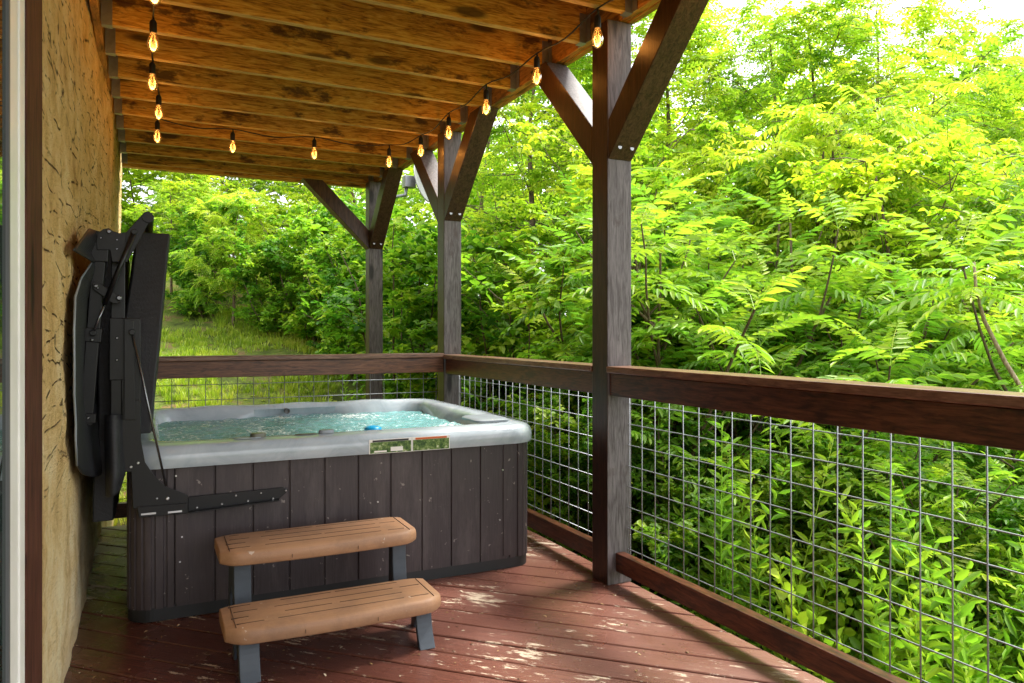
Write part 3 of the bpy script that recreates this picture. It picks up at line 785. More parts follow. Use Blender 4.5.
strip('outer_arm', (101, 236), (86, 425), 11, YL-.03, .04)
strip('outer_sleeve', (101.5, 232), (99.5, 262), 14, YL-.035, .045)
strip('outer_collar', (93.5, 328), (92, 342), 15, YL-.035, .046)
strip('foot_collar', (86.5, 413), (86, 423), 16, YL-.035, .046)
# pivot plates at the top
flat('pivot_plate', [(96, 240), (98, 233), (103, 229), (109, 228), (113, 231), (120, 233), (126, 232), (127, 262), (112, 262), (110, 250), (97, 250)], YL-.062, .006)
flat('lift_arm', [(121, 262), (120, 240), (126, 232), (144, 212.5), (148, 211), (152, 213), (153.5, 217), (152, 221), (148, 224), (134, 250), (127, 262)], YL-.05, .008)
bm = NB(); c = onY(148, 217, YL-.06); lathe(bm, c, [(.021, 0), (.022, .01), (.022, .9), (.02, .91)], 18, 'Y'); obj('cross_bar', bm, M['black_metal'], cl)
flat('link', [(92, 284), (94, 281), (98, 282), (120, 296), (121, 301), (117, 304), (112, 303), (93, 289)], YL-.07, .006)
def strut(a, b, YA, YB, m):
    A, B = onY(*a, YA), onY(*b, YB); bm = NB(); mid = A.lerp(B, m)
    tube(bm, [A, mid], .010, 10); o = obj('gas_strut', bm, M['black_metal'], cl)
    bm = NB(); tube(bm, [mid, B], .005, 8); obj('rod', bm, M['rod'], o)
    bm = NB()
    for p in (A, B): lathe(bm, p, [(.009, -.012), (.012, -.008), (.012, .008)], 10, 'Y')
    obj('ball_joint', bm, M['black_metal'], o)
strut((134, 232), (93, 333), YL-.08, YL-.08, .72)
bm = NB(); A, B = onY(132, 332, YL-.035), onY(166, 486, YL-.035)
tube(bm, [A, B], .0048, 8); o = obj('support_rod', bm, M['rod'], cl)
bm = NB(); lathe(bm, A, [(.01, -.01), (.012, -.006), (.012, .01)], 10, 'Y'); lathe(bm, onY(153, 430, YL-.038), [(.008, 0), (.008, .01)], 8, 'Y'); obj('rod_end', bm, M['black_metal'], o)
# horizontal channel on the skirt
chn = flat('mount_channel', [(188, 497), (283, 487.5), (288.5, 489.5), (286, 493), (278, 500), (188, 513)], TY0-.014, .012)
bm = NB(); A, B = onY(189, 512, TY0-.03), onY(279, 499.5, TY0-.03); bar(bm, A, B, .05, .004, side=Vector((0, 1, 0))); obj('channel_lip', bm, M['black_metal'], chn)
flat('angle_bracket', [(137, 507), (188, 503), (188, 513.5), (139, 518)], YL-.012, .006, parent=cl)
bm = NB()
for a, b in (((141, 514.5), (156, 513)), ((168, 512.5), (182, 511))):
    bar(bm, onY(*a, YL-.014), onY(*b, YL-.014), .004, .007, side=Vector((0, 1, 0)))
obj_each('bracket_slot', bm, M['steel'], cl)
bm = NB()
for (u, v, Y, r_) in ((197, 507.5, TY0-.016, .0045), (222, 504, TY0-.016, .0045), (248, 501, TY0-.016, .0045), (273, 498.5, TY0-.016, .0045), (236, 495.5, TY0-.016, .004), (261, 493, TY0-.016, .004), (286, 490.5, TY0-.016, .004),
                    (131, 467, YL-.008, .006), (138, 463, YL-.008, .006), (167.5, 498.5, YL-.008, .008), (157, 498.5, YL-.008, .004)):
    lathe(bm, onY(u, v, Y), [(r_*.6, -.004), (r_, -.001), (r_, .006)], 8, 'Y')
obj_each('bolt', bm, M['steel'], cl)
bm = NB()
for (u, v, Y, r_) in ((109, 231.5, YL-.066, .009), (101, 238, YL-.066, .004), (117, 240, YL-.066, .004), (117, 249, YL-.066, .004), (119, 298, YL-.076, .011), (96, 286, YL-.076, .008), (117, 338, YL-.004, .005), (117, 360, YL-.004, .005), (98, 288, YL-.076, .004), (92, 340, YL-.065, .006), (88, 418, YL-.065, .006)):
    lathe(bm, onY(u, v, Y), [(r_*.6, -.006), (r_, -.002), (r_, .006)], 10, 'Y')
obj_each('rivet', bm, M['rod'], cl)

# ------------------------------------------------------------------ string lights
sl = thing('string_lights', 'string of warm Edison bulbs on a black cord under the upper deck', 'string lights', (1, 4, 2.6))
BP = [(1.88, 1.71), (1.88, 2.33), (1.88, 2.95), (1.89, 3.57), (1.85, 4.15), (1.86, 4.80), (1.88, 5.44), (1.745, 5.82), (1.16, 5.84), (.574, 5.88), (.07, 5.80), (.07, 5.17), (.03, 4.54), (.03, 3.96), (.03, 3.34), (.03, 2.72), (.03, 2.10), (.03, 1.48)]
ZB = 2.60; bulb0 = None
def part_copy(o, par, loc=None):
    c = o.copy(); COL.objects.link(c); c.parent = par
    if loc is not None: c.location = loc
    return c
rg = random.Random(8)
for i, (x, y) in enumerate(BP):
    dz = rg.uniform(-.012, .012)
    if bulb0 is None:
        base = Vector((1, 4, 2.6))       # model around the root, then move
        bm = NB(); pr = [(.014, .045), (.017, .03), (.023, .012), (.028, -.010), (.025, -.030), (.015, -.045), (.004, -.052)]
        lathe(bm, base, pr, 16); bulb0 = obj('bulb', bm, M['bulb'], sl, smooth=True)
        bm = NB(); lathe(bm, base, [(.006, .105), (.012, .10), (.0165, .09), (.0165, .05), (.0145, .04)], 12); sk0 = obj('socket', bm, M['cord'], bulb0, autos=True)
        bm = NB()
        for s in (-1, 1):
            tube(bm, [base+Vector((s*.004, 0, .03)), base+Vector((s*.009, .003, .0)), base+Vector((s*.004, 0, -.026))], .0018, 5)
        fi0 = obj('filament', bm, M['filament'], bulb0)
        bulb0.location = (x-1, y-4, dz); cur = bulb0
    else:
        cur = part_copy(bulb0, sl, (x-1, y-4, dz)); part_copy(sk0, cur); part_copy(fi0, cur)
    L_ = bpy.data.lights.new('bulb_light', 'POINT'); L_.energy = .55; L_.color = (1, .55, .2); L_.shadow_soft_size = .02
    lo = bpy.data.objects.new('bulb_light', L_); COL.objects.link(lo); lo.parent = sl; lo.location = (x-1, y-4, dz)
bm = NB(); pts = []
for i, (x, y) in enumerate(BP):
    pts.append(Vector((x, y, 2.725)))
    if i < len(BP)-1:
        m = Vector(((x+BP[i+1][0])/2, (y+BP[i+1][1])/2, 2.695)); pts.append(m)
sm_pts = []
for i in range(len(pts)-1):
    for k in range(4):
        t = k/4; p0, p1, p2, p3 = pts[max(i-1, 0)], pts[i], pts[i+1], pts[min(i+2, len(pts)-1)]
        sm_pts.append(.5*((2*p1)+(p2-p0)*t+(2*p0-5*p1+4*p2-p3)*t*t+(3*p1-p0-3*p2+p3)*t**3))
sm_pts.append(pts[-1]); tube(bm, sm_pts, .0042, 6)
for (x, y) in BP: tube(bm, [(x, y, 2.725), (x+.004, y, 2.70)], .005, 6)
obj('cord', bm, M['cord'], sl)
# wire that each bulb hangs from
bm = NB()
for (x, y) in BP: tube(bm, [(x, y, 2.71), (x+.006, y+.003, 2.705), (x, y, 2.69)], .0045, 6)
obj('drop_wire', bm, M['cord'], sl)

# ------------------------------------------------------------------ satellite dish
sp = Vector((*at(419, 7.9), 2.79))
sat = thing('satellite_dish', 'grey satellite dish seen edge on beyond the far post', 'satellite dish', tuple(sp))
bm = NB(); n = 28; ax = Vector((.68, -.68, .25)).normalized(); s_ = ax.cross(Vector((0, 0, 1))).normalized(); t_ = ax.cross(s_)
rings = []
for r_ in (.01, .07, .13, .18, .205):
    rings.append([sp + ax*(r_*r_*1.3) + (s_*math.cos(2*math.pi*k/n)+t_*math.sin(2*math.pi*k/n)*1.08)*r_ for k in range(n)])
loft(bm, rings, close_first=True); d_ = obj('reflector', bm, M['dish'], sat, smooth=True); so = d_.modifiers.new('s', 'SOLIDIFY'); so.thickness = .012
bm = NB(); box(bm, sp.x-.17, sp.x-.05, sp.y-.05, sp.y+.05, sp.z-.05, sp.z+.07); obj('mount_bracket', bm, M['galv'], sat, bevel=.006)
bm = NB(); tube(bm, [(2.16, 7.5, 2.80), (2.28, 7.5, 2.62), (sp.x-.15, sp.y, 2.66), (sp.x-.13, sp.y, 2.78)], .02, 10); obj('mast', bm, M['galv'], sat)

#FOLIAGE
# ------------------------------------------------------------------ foliage
RN = np.random.default_rng(11)
def leaflet(L, W, fold=.25, curl=.15, six=True):
    """folded leaf along +X: verts, quads"""
    if six:
        v = np.array([[0, 0, 0], [.32*L, W*.5, fold*W*.5], [.68*L, W*.42, fold*W*.4-curl*L*.2], [L, 0, -curl*L],
                      [.68*L, -W*.42, fold*W*.4-curl*L*.2], [.32*L, -W*.5, fold*W*.5]])
        f = np.array([[0, 3, 2, 1], [0, 5, 4, 3]])
    else:
        v = np.array([[0, 0, 0], [.45*L, W*.5, fold*W*.5], [L, 0, -curl*L], [.45*L, -W*.5, fold*W*.5]])
        f = np.array([[0, 1, 2, 3]])
    return v, f
def rotz(a): c, s = math.cos(a), math.sin(a); return np.array([[c, -s, 0], [s, c, 0], [0, 0, 1]])
def rotx(a): c, s = math.cos(a), math.sin(a); return np.array([[1, 0, 0], [0, c, -s], [0, s, c]])
def roty(a): c, s = math.cos(a), math.sin(a); return np.array([[c, 0, s], [0, 1, 0], [-s, 0, c]])
def frond(L, n, ll, lw, droop, ang=R(68), hang=.3, six=True, stem=.12, rach=.0022):
    """compound leaf along +X with n pairs of leaflets and one at the tip"""
    V, Fc, k = [], [], 0
    def put(v, f):
        nonlocal k
        V.append(v); Fc.append(f+k); k += len(v)
    cv_ = lambda t: np.array([L*t*(1-.12*droop*t), 0, .25*L*t*.4 - droop*L*t*t*.62])
    if rach:
        m = 4
        for i in range(m):
            a, b = cv_(i/m), cv_((i+1)/m); w_ = rach*(1-.6*i/m)
            put(np.array([a+[0, w_, 0], a-[0, w_, 0], b-[0, w_*.8, 0], b+[0, w_*.8, 0]]), np.array([[0, 1, 2, 3]]))
    for i in range(n):
        t = stem+(1-stem)*(i+.5)/n; p = cv_(t)
        s = math.sin(math.pi*(.18+.74*t))**.6
        for sg in (-1, 1):
            v, f = leaflet(ll*s*RN.uniform(.88, 1.1), lw*s, .3, RN.uniform(.02, .3), six)
            M_ = rotz(sg*(ang-t*.35+RN.uniform(-.12, .12))) @ roty(hang+RN.uniform(-.12, .25)) @ rotx(RN.uniform(-.3, .3))
            put(v @ M_.T + p, f)
    v, f = leaflet(ll*.8, lw*.8, .2, .2, six); put(v @ roty(droop*.8).T + cv_(1), f)
    return np.concatenate(V), np.concatenate(Fc)
def cluster(nl, ll, lw, spread):
    """small twig tip with simple leaves"""
    V, Fc, k = [], [], 0
    for i in range(nl):
        v, f = leaflet(ll*RN.uniform(.65, 1.15), lw*RN.uniform(.8, 1.1), .25, RN.uniform(.1, .35))
        M_ = rotz(i*2.4+RN.uniform(-.4, .4)) @ roty(RN.uniform(-.35, .7)) @ rotx(RN.uniform(-.5, .5))
        V.append(v @ M_.T + np.array([spread*(i/nl), 0, 0])); Fc.append(f+k); k += len(v)
    return np.concatenate(V), np.concatenate(Fc)
def scatter_mesh(name, variants, P, Rm, sc, tint, which):
    """place variants[which[i]] at P[i] with rotation Rm[i], scale sc[i]"""
    VV, FF, TT, off = [], [], [], 0
    for vi, (v, f) in enumerate(variants):
        idx = np.nonzero(which == vi)[0]
        if not len(idx): continue
        w_ = np.einsum('kij,nj->kni', Rm[idx], v)*sc[idx][:, None, None] + P[idx][:, None, :]
        n = len(v); K = len(idx)
        VV.append(w_.reshape(-1, 3)); FF.append((f[None]+(np.arange(K)*n)[:, None, None]).reshape(-1, 4)+off)
        TT.append(np.repeat(tint[idx], n)); off += n*K
    V = np.concatenate(VV); Q = np.concatenate(FF); T_ = np.concatenate(TT)
    me = bpy.data.meshes.new(name)
    me.vertices.add(len(V)); me.vertices.foreach_set('co', V.astype(np.float32).ravel())
    me.loops.add(Q.size); me.loops.foreach_set('vertex_index', Q.astype(np.int32).ravel())
    me.polygons.add(len(Q)); me.polygons.foreach_set('loop_start', (np.arange(len(Q))*4).astype(np.int32)); 
    me.update(calc_edges=True)
    a = me.attributes.new('tint', 'FLOAT', 'POINT'); a.data.foreach_set('value', T_.astype(np.float32))
    return me
def frame(d, roll=0):
    """rotation with +X along d, +Z as upward as possible"""
    x = np.array(d, float); x /= np.linalg.norm(x); z = np.array([0, 0, 1.]) - x*x[2]
    if np.linalg.norm(z) < .05: z = np.array([1., 0, 0])
    z /= np.linalg.norm(z); y = np.cross(z, x); return np.stack([x, y, z], 1) @ rotx(roll)

V_SUM = [frond(.52, 9, .115, .030, d_) for d_ in (.35, .6, .85, 1.1)] + [frond(.40, 8, .10, .028, .5)]
V_LOC = [frond(.29, 6, .066, .034, d_, hang=.1, six=False, rach=.0013) for d_ in (.2, .5, .8, 1.2)]
V_BRO = [cluster(6, .10, .060, .12), cluster(7, .085, .055, .14), cluster(5, .12, .07, .10)]
V_ELM = [cluster(6, .075, .042, .13), cluster(7, .06, .038, .14)]
V_MED = [frond(.34, 6, .085, .032, d_, rach=.0016, six=True) for d_ in (.3, .7, 1.0)]

def build_plant(kind, Ht, Wd, seed):
    """returns limbs bmesh and crown arrays around the origin"""
    rg = np.random.default_rng(seed); bm = NB(); P, D, T_, Sc = [], [], [], []
    U = lambda a, b: rg.uniform(a, b)
    def path(p, d, L, n, up=.1, wob=.18):
        pts = [np.array(p, float)]; d = np.array(d, float); d /= np.linalg.norm(d)
        for i in range(n):
            d = d + rg.normal(0, wob, 3)*.5 + np.array([0, 0, up]); d /= np.linalg.norm(d); pts.append(pts[-1]+d*L/n)
        return pts
    tb = lambda pts, r0, r1, n=5: tube(bm, pts, list(np.linspace(r0, r1, len(pts))), n, caps=False)
    def leaf(p, d, tint, s=1.0): P.append(p); D.append(d); T_.append(tint); Sc.append(s)
    if kind == 'sumac':
        for s in range(6):
            a = s*1.05+U(-.4, .4); lean = U(.15, .55)
            st = path((U(-.1, .1), U(-.1, .1), 0), (math.cos(a)*lean, math.sin(a)*lean, 1), Ht*U(.72, 1.0), 9, .05, .2); tb(st, .020, .008, 6)
            tips = [(st, 1.0)]
            for b in range(4):
                i = int(U(3, 8)); a2 = U(0, 6.28)
                br = path(st[i], (math.cos(a2), math.sin(a2), .8), Ht*U(.22, .38)*Wd/2, 5, .15); tb(br, .010, .005); tips.append((br, .9))
            for pt, q_ in tips:
                tp = pt[-1]; n = rg.integers(9, 13)
                young = U(.3, .8)
                for k_ in range(n):
                    a3 = k_*2.4+U(-.3, .3); el = .95-1.15*k_/n+U(-.15, .15)
                    i = max(0, len(pt)-1-int(k_/n*3)); base_ = pt[i]
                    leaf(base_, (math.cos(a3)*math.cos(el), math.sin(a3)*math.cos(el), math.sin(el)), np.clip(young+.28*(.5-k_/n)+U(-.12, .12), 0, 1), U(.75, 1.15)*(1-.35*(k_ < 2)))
        variants = V_SUM
    elif kind in ('locust', 'medium', 'elm'):
        tr = path((0, 0, 0), (U(-.12, .12), U(-.12, .12), 1), Ht*.97, 12, .04, .12); tb(tr, .012*Ht, .008, 7)
        nl = 34 if kind == 'locust' else 28
        for b in range(nl):
            t = .16+.84*(b+.5)/nl; i = min(11, int(t*12)); fr_ = t*12-i
            p = tr[i]*(1-fr_)+tr[min(12, i+1)]*fr_; a = b*2.4+U(-.5, .5)
            L = Wd*.5*(math.sin(math.pi*min(1, .22+.72*t))**.7)*U(.65, 1.2)
            lb = path(p, (math.cos(a), math.sin(a), U(.15, .75)), L, 7, .03, .3); tb(lb, .0022*Ht*(1.25-t), .004)
            yb = U(.1, .75)
            for c in range(9):
                j = 1+int(U(0, 6.9)); a2 = a+U(-1.3, 1.3)
                tw = path(lb[j], (math.cos(a2), math.sin(a2), U(-.25, .45)), U(.28, .6), 4, -.06, .3); tb(tw, .0045, .002, 3)
                for m in range(7):
                    k_ = U(.3, 4); i2 = min(3, int(k_)); pp = tw[i2]*(1-(k_-i2))+tw[i2+1]*(k_-i2)
                    a3 = a2+U(-1.5, 1.5)
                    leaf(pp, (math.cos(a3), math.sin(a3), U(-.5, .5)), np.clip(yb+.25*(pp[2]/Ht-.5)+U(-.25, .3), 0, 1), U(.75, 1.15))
        variants = {'locust': V_LOC, 'medium': V_MED, 'elm': V_ELM}[kind]
    else:                                   # broad-leaved shrub
        for s in range(7):
            a = s*.9+U(-.3, .3); lean = U(.1, .7)
            st = path((U(-.15, .15), U(-.15, .15), 0), (math.cos(a)*lean, math.sin(a)*lean, 1), Ht*U(.7, 1.0), 9, .06, .25); tb(st, .018, .005, 5)
            for b in range(15):
                i = 1+int(U(0, 8.9)); a2 = U(0, 6.28)
                br = path(st[min(i, 9)], (math.cos(a2), math.sin(a2), U(0, .7)), Wd*U(.18, .36), 5, .02, .3); tb(br, .006, .003, 3)
                yb = U(.05, .7)
                for m in range(16):
                    j = int(U(1, 5.9)); a3 = U(0, 6.28)
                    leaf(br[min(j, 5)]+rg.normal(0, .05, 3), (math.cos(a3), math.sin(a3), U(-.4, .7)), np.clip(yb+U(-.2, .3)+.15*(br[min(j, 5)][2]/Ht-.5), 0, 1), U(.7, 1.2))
        variants = V_BRO
    P = np.array(P); Rm = np.stack([frame(d, U(-.35, .35)) for d in D])
    which = rg.integers(0, len(variants), len(P))
    return bm, scatter_mesh(kind+'_crown', variants, P, Rm, np.array(Sc), np.array(T_), which)

PROTO = {}
KM = {'sumac': 'sumac', 'locust': 'locust', 'medium': 'locust', 'broad': 'broad', 'elm': 'far'}
DIM = {'sumac': (2.6, 2.0), 'locust': (6.0, 3.4), 'medium': (4.0, 2.8), 'elm': (4.0, 3.0), 'broad': (2.8, 2.2)}
NPR = {'sumac': 3, 'locust': 3, 'medium': 2, 'broad': 3, 'elm': 2}
for kk, n_ in NPR.items():
    for s in range(n_):
        tb_, cm_ = build_plant(kk, *DIM[kk], 100*s+len(kk)*7)
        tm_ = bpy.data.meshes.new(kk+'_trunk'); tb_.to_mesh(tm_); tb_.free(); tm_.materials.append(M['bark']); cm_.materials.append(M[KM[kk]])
        PROTO[kk, s] = (tm_, cm_)
NM = {'sumac': ('sumac_shrub', 'shrub', 'sumac shrubs beyond the railing'), 'locust': ('locust_tree', 'tree', 'feathery trees beyond the railing'),
      'medium': ('young_tree', 'tree', 'young trees beyond the railing'), 'elm': ('small_leaved_tree', 'tree', 'small leaved trees beyond the railing'), 'broad': ('leafy_shrub', 'shrub', 'leafy shrubs beyond the railing')}
def plant(kk, s, u, d, top_v, label, rz=0, wide=1.0):
    """u, d: where it stands; top_v: picture height of its top"""
    x, y = at(u, d); z = gz(x, y)-.05; top = H+(HZ-top_v)/F*d; hh = max(.6, top-z); k = hh/DIM[kk][0]
    nm, cat, grp = NM[kk]
    t = thing(nm, label, cat, (x, y, z), grp); t.rotation_euler = (0, 0, rz); kw = k*wide*(1 if k < 1 else 1-.35*(k-1))
    t.scale = (kw, kw, k)
    for pn, me in (('trunk', PROTO[kk, s][0]), ('crown', PROTO[kk, s][1])):
        o = bpy.data.objects.new(pn, me); COL.objects.link(o); o.parent = t
PL = [
 # kind, proto, u, d, top v, label, rot
 ('sumac', 0, 668, 5.6, 185, 'sumac shrub just right of the nearest post, arching compound leaves above the rail', 0),
 ('sumac', 1, 745, 5.9, 205, 'tall sumac shrub second from the nearest post, bright yellow green tips', 1.2),
 ('sumac', 2, 812, 5.3, 262, 'sumac shrub behind the middle of the right rail, broad layered fronds', 2.1),
 ('sumac', 1, 900, 5.8, 250, 'sumac shrub between the layered one and the bent sapling', 3.4),
 ('sumac', 0, 1075, 5.2, 190, 'sumac shrub at the right picture edge above the rail', 4.2),
 ('sumac', 2, 700, 7.0, 165, 'paler sumac shrub set back behind the first two sumacs', 5.0),
 ('sumac', 0, 930, 3.9, 445, 'low sumac seen through the wire mesh right of centre', 2.6),
 ('sumac', 2, 850, 4.6, 395, 'low sumac seen through the wire mesh just under the top rail', .8),
 ('locust', 0, 655, 9.5, -30, 'tall feathery tree directly right of the nearest post, reaching the top of the picture', .3),
 ('locust', 1, 735, 9.2, 28, 'feathery tree with its crown just under the white sky, left of the sky gap', 1.1),
 ('locust', 2, 815, 10.0, 30, 'rounded feathery tree in the middle of the right side skyline', 2.3),
 ('locust', 0, 893, 9.0, -2, 'feathery tree whose pointed leader rises into the white sky', 3.1),
 ('locust', 1, 968, 10.2, 45, 'feathery tree below the bright sky gap near the right edge', 4.0),
 ('locust', 2, 1050, 8.2, -40, 'tall feathery tree leaning over the top right corner', 5.2),
 ('locust', 1, 1120, 10.5, -50, 'feathery tree at the far right behind the corner tree', .9),
 ('locust', 2, 590, 10.5, -20, 'feathery tree partly hidden by the nearest post', 2.8),
 ('locust', 0, 528, 9.3, 0, 'slender tree with a visible thin trunk between the middle and nearest posts', 4.4),
 ('elm', 0, 478, 11.5, 40, 'feathery tree just right of the middle post brace', 5.5),
 ('elm', 0, 640, 7.6, 120, 'young tree with drooping leaves behind the nearest post', 1.0),
 ('medium', 1, 780, 7.4, 120, 'young tree in the centre of the right side foliage', 2.0),
 ('medium', 0, 850, 7.2, 135, 'young tree with yellow leaves right of the central one', 3.0),
 ('elm', 1, 930, 7.0, 150, 'young tree left of the bent sapling, behind it', 4.0),
 ('medium', 0, 1010, 6.8, 170, 'young tree behind the bent sapling at right', 5.0),
 ('elm', 1, 560, 8.2, 130, 'young tree behind the leafy shrub left of the nearest post', .4),
 ('broad', 0, 510, 7.4, 243, 'full leafy shrub between the middle and nearest posts', 0),
 ('broad', 1, 572, 7.0, 262, 'leafy shrub just left of the nearest post above the rail', 1.3),
 ('broad', 2, 560, 5.9, 385, 'low leafy shrub behind the middle wire mesh section', 2.2),
 ('broad', 1, 630, 5.4, 390, 'low leafy shrub behind the wire mesh beside the nearest post', .2),
 ('broad', 0, 478, 8.6, 300, 'leafy shrub right of the middle post under the feathery tree', 3.7),
 ('broad', 2, 410, 8.8, 215, 'dark leafy shrub between the far post and the middle post', 4.1),
 ('broad', 1, 428, 10.5, 190, 'leafy shrub behind the gap between the two left posts', 5.1),
 ('broad', 0, 345, 11.0, 265, 'leafy shrub left of the far post at the edge of the grass', 1.9),
 ('broad', 2, 290, 12.5, 250, 'leafy shrub hanging over the top of the grassy bank', 2.9),
 ('broad', 0, 205, 12.4, 205, 'bright leafy shrub on the grassy bank nearest the folded cover', 2.0),
 ('medium', 1, 232, 12.0, 190, 'bright drooping young tree at the crest of the grassy bank', 3.5),
 ('broad', 1, 272, 11.8, 228, 'bright leafy shrub right of the drooping young tree on the bank', .5),
 ('broad', 2, 312, 11.6, 200, 'leafy shrub below the far brace, left of the far post', 4.4),
 ('elm', 1, 172, 13.0, 180, 'small leaved tree half hidden by the top of the folded cover', 5.2),
 ('broad', 2, 360, 10.6, 235, 'leafy shrub directly behind the far post', 5.9),
 ('elm', 0, 330, 13.0, 140, 'young tree above the bank left of the far post', .7),
 ('elm', 0, 236, 13.5, 175, 'yellow green young tree over the grassy bank, left part of the opening', 1.8),
 ('elm', 1, 268, 15.5, 130, 'young tree behind the yellow green one on the bank', 2.7),
 ('medium', 1, 185, 15.0, 150, 'young tree on the bank directly right of the folded cover', 3.9),
 ('elm', 1, 140, 16.5, 140, 'young tree beside the end of the house wall', 4.9),
 ('locust', 2, 370, 15.0, 70, 'feathery tree rising behind the far post', 1.5),
 ('locust', 0, 300, 18.0, 60, 'feathery tree high on the bank behind the far brace', .5),
 ('locust', 1, 210, 19.0, 60, 'feathery tree high on the bank at left', 2.4),
 ('locust', 2, 430, 14.0, 60, 'feathery tree behind the middle post', 3.6),
 ('broad', 1, 690, 4.6, 455, 'low leafy shrub at the foot of the sumacs, seen through the wires', 3.3),
 ('broad', 0, 985, 3.7, 480, 'leafy shrub in the lower right corner behind the wires', 4.5),
 ('broad', 2, 1060, 4.3, 400, 'leafy shrub at the right edge just under the top rail', 5.5),
 ('broad', 1, 775, 5.0, 420, 'leafy shrub in the shade behind the middle of the wire mesh', 1.6),
]
for a in PL: plant(*a)

# bent bare sapling at the right
x0, y0 = at(1085, 3.9); sp0 = Vector((x0, y0, gz(x0, y0)))
def atv(u, v, d): x, y = at(u, d); return Vector((x, y, H-(v-HZ)/F*d))
sap = thing('bent_sapling', 'thin pale bent sapling stem with a tuft of fronds near the right edge', 'sapling', tuple(sp0))
pts = [sp0, atv(1062, 470, 3.95), atv(1032, 405, 4.0), atv(1005, 362, 4.1), atv(984, 320, 4.15), atv(976, 290, 4.2), atv(974, 262, 4.2)]
bm = NB(); tube(bm, pts, [.016, .014, .013, .012, .011, .009, .007], 8); obj('trunk', bm, M['pale_bark'], sap)
tp = np.array(pts[-1]) - np.array(sp0); P, D, T_ = [], [], []
for k_ in range(16):
    a3 = k_*2.4; el = .7-.06*k_; P.append(tp-np.array([0, 0, .012*k_])); D.append((math.cos(a3)*math.cos(el), math.sin(a3)*math.cos(el), math.sin(el))); T_.append(RN.uniform(.4, .9))
me = scatter_mesh('sapling_crown', V_SUM, np.array(P), np.stack([frame(d) for d in D]), RN.uniform(.7, 1.0, 16), np.array(T_), RN.integers(0, 5, 16))
me.materials.append(M['sumac']); o = bpy.data.objects.new('crown', me); COL.objects.link(o); o.parent = sap

# far wood: one mass of leaves on the rise behind
def rand_frames(n, el=(-.6, .6)):
    a = RN.uniform(0, 2*math.pi, n); e_ = RN.uniform(*el, n)
    return np.stack([frame((math.cos(p)*math.cos(q_), math.sin(p)*math.cos(q_), math.sin(q_)), r_) for p, q_, r_ in zip(a, e_, RN.uniform(-.6, .6, n))])
def rad(b, r): return r*math.sin(b), r*math.cos(b)
Pn, Tn, Sn = [], [], []
for c in range(420):
    b = R(RN.uniform(-22, 92)); r_ = RN.uniform(17, 27); x, y = rad(b, r_); g0 = gz(x, y)
    left = b < R(20)
    topz = H + (.40 if b < R(38) else .33)*r_ - RN.uniform(0, 1.2)
    z = RN.uniform(g0, topz); s = RN.uniform(.7, 1.5); tb0 = RN.uniform(.05, .75)
    for k_ in range(80):
        v = RN.normal(0, 1, 3); v /= np.linalg.norm(v); v *= RN.uniform(.5, 1)**.6*s; v[2] *= .65
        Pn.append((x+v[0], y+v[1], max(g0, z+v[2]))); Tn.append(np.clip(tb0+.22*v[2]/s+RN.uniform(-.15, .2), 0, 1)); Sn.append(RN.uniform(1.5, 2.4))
me = scatter_mesh('far_wood', V_BRO, np.array(Pn), rand_frames(len(Pn)), np.array(Sn), np.array(Tn), RN.integers(0, 3, len(Pn)))
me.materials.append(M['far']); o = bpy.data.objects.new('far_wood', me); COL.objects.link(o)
tag(o, 'mass of trees far behind the nearer foliage', 'wood', kind='stuff')

# undergrowth: leafy weeds right of the deck
def weed(h, n, ll, lw):
    V, Fc, k = [], [], 0
    w_ = .003; v = np.array([[0, w_, 0], [0, -w_, 0], [h, -w_*.4, 0], [h, w_*.4, 0]]); V.append(v); Fc.append(np.array([[0, 1, 2, 3]])); k = 4
    for i in range(n):
        t = .15+.85*i/n; v, f = leaflet(ll*(1-.45*t)*RN.uniform(.8, 1.15), lw, .2, RN.uniform(.1, .5))
        M_ = rotx(i*2.4) @ rotz(RN.uniform(.7, 1.25)) ; V.append(v @ M_.T + np.array([h*t, 0, 0])); Fc.append(f+k); k += len(v)
    return np.concatenate(V), np.concatenate(Fc)
V_WEED = [weed(.95, 34, .105, .018), weed(.7, 30, .11, .021), weed(.55, 20, .075, .036)]
Pn, Dn, Tn, Wn = [], [], [], []
for i in range(1900):
    x = 2.35+RN.uniform(0, 1)**1.3*6; y = RN.uniform(-.6, 8.5)
    if y > 5.3 and RN.uniform() < .4: x = RN.uniform(1.2, 4)
    if x < 3.3 and y > 3.4 and RN.uniform() < .75: continue
    if x < 2.75 and y > -1: x += .4
    pn = noise.noise(Vector((x*.8, y*.8, 3)))
    Pn.append((x, y, gz(x, y)-.03)); Dn.append((RN.normal(0, .22), RN.normal(0, .22), 1)); Tn.append(np.clip(.55+pn*.5+RN.uniform(-.2, .3), 0, 1)); Wn.append(2 if pn > .18 else RN.integers(0, 2))
fr_ = np.stack([frame(d, RN.uniform(0, 6)) for d in Dn])
me = scatter_mesh('undergrowth', V_WEED, np.array(Pn), fr_, RN.uniform(.7, 1.45, len(Pn)), np.array(Tn), np.array(Wn))
me.materials.append(M['weed']); o = bpy.data.objects.new('undergrowth', me); COL.objects.link(o)
tag(o, 'tangle of narrow leaved weeds beyond the wire mesh', 'undergrowth', kind='stuff')

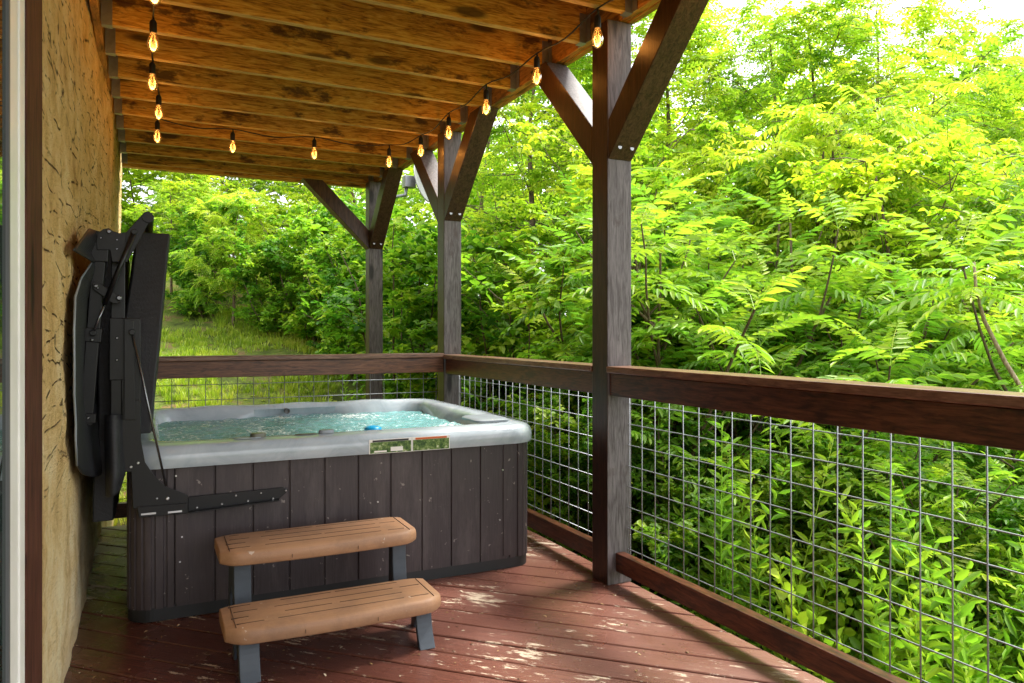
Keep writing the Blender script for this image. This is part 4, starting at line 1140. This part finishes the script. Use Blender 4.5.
# grass and small ground plants
def tuft(n, h):
    V, Fc, k = [], [], 0
    for i in range(n):
        a = RN.uniform(0, 6.28); l_ = RN.uniform(.1, .6); hh = h*RN.uniform(.6, 1.2); w_ = .004
        d = np.array([math.cos(a), math.sin(a), 0]); s = np.array([-math.sin(a), math.cos(a), 0])*w_; b = d*RN.uniform(0, .05)
        V.append(np.array([b-s, b+s, b+d*l_*hh*.4+s*.8+[0, 0, hh*.65], b+d*l_*hh*.4-s*.8+[0, 0, hh*.65], b+d*l_*hh+s*.1+[0, 0, hh], b+d*l_*hh-s*.1+[0, 0, hh]]))
        Fc.append(np.array([[0, 1, 2, 3], [3, 2, 4, 5]])+k); k += 6
    return np.concatenate(V), np.concatenate(Fc)
V_GR = [tuft(12, .075), tuft(14, .055), cluster(5, .05, .035, .03)]
Pn, Tn, Wn = [], [], []
for i in range(34000):
    if i % 3: x, y = RN.uniform(-4, 4.5), 5.6+RN.uniform(0, 1)**.9*11.5
    else: x, y = RN.uniform(2.15, 6), RN.uniform(-.5, 8.5)
    pn = noise.noise(Vector((x*.9, y*.9, 8)))
    if pn < -.05 and RN.uniform() < .88: continue
    Pn.append((x, y, gz(x, y)+.05*noise.noise(Vector((x*1.3, y*1.3, 0)))-.01)); Tn.append(np.clip(.5+pn*.6+RN.uniform(-.3, .3), 0, 1)); Wn.append(2 if noise.noise(Vector((x*1.4, y*1.4, 2))) > .15 else RN.integers(0, 2))
n = len(Pn); az = RN.uniform(0, 6.28, n); Rg = np.stack([rotz(a) for a in az])
me = scatter_mesh('grass', V_GR, np.array(Pn), Rg, RN.uniform(.8, 1.7, n), np.array(Tn), np.array(Wn))
me.materials.append(M['grass']); o = bpy.data.objects.new('grass', me); COL.objects.link(o)
tag(o, 'yellow green grass on the bank and around the deck', 'grass', kind='stuff')

# grit and leaf crumbs on the deck
V_CR = [leaflet(.012, .007, .3, .2), leaflet(.02, .006, .3, .3, False), leaflet(.007, .006, .4, .1, False)]
Pn, Tn = [], []
while len(Pn) < 330:
    x, y = RN.uniform(-.22, 2.1), RN.uniform(2.2, 5.2)
    if -.1 < x < 1.86 and y > 3.46: continue
    if x > .8 and RN.uniform() < .5: continue
    Pn.append((x, y, .0035)); Tn.append(RN.uniform(0, 1))
n = len(Pn); T = NT('crumbs'); at_ = T.n('ShaderNodeAttribute', attribute_name='tint')
T.pbr(T.ramp(at_.outputs['Fac'], [(.1, (.10, .055, .02)), (.6, (.30, .19, .07)), (.9, (.55, .48, .34))]), .8)
me = scatter_mesh('deck_litter', V_CR, np.array(Pn), np.stack([rotz(a) @ rotx(RN.uniform(-.3, .3)) for a in RN.uniform(0, 6.28, n)]), RN.uniform(.6, 1.4, n), np.array(Tn), RN.integers(0, 3, n))
me.materials.append(T.m); o = bpy.data.objects.new('deck_litter', me); COL.objects.link(o)
tag(o, 'grit and crumbled leaves scattered on the red deck', 'litter', kind='stuff')
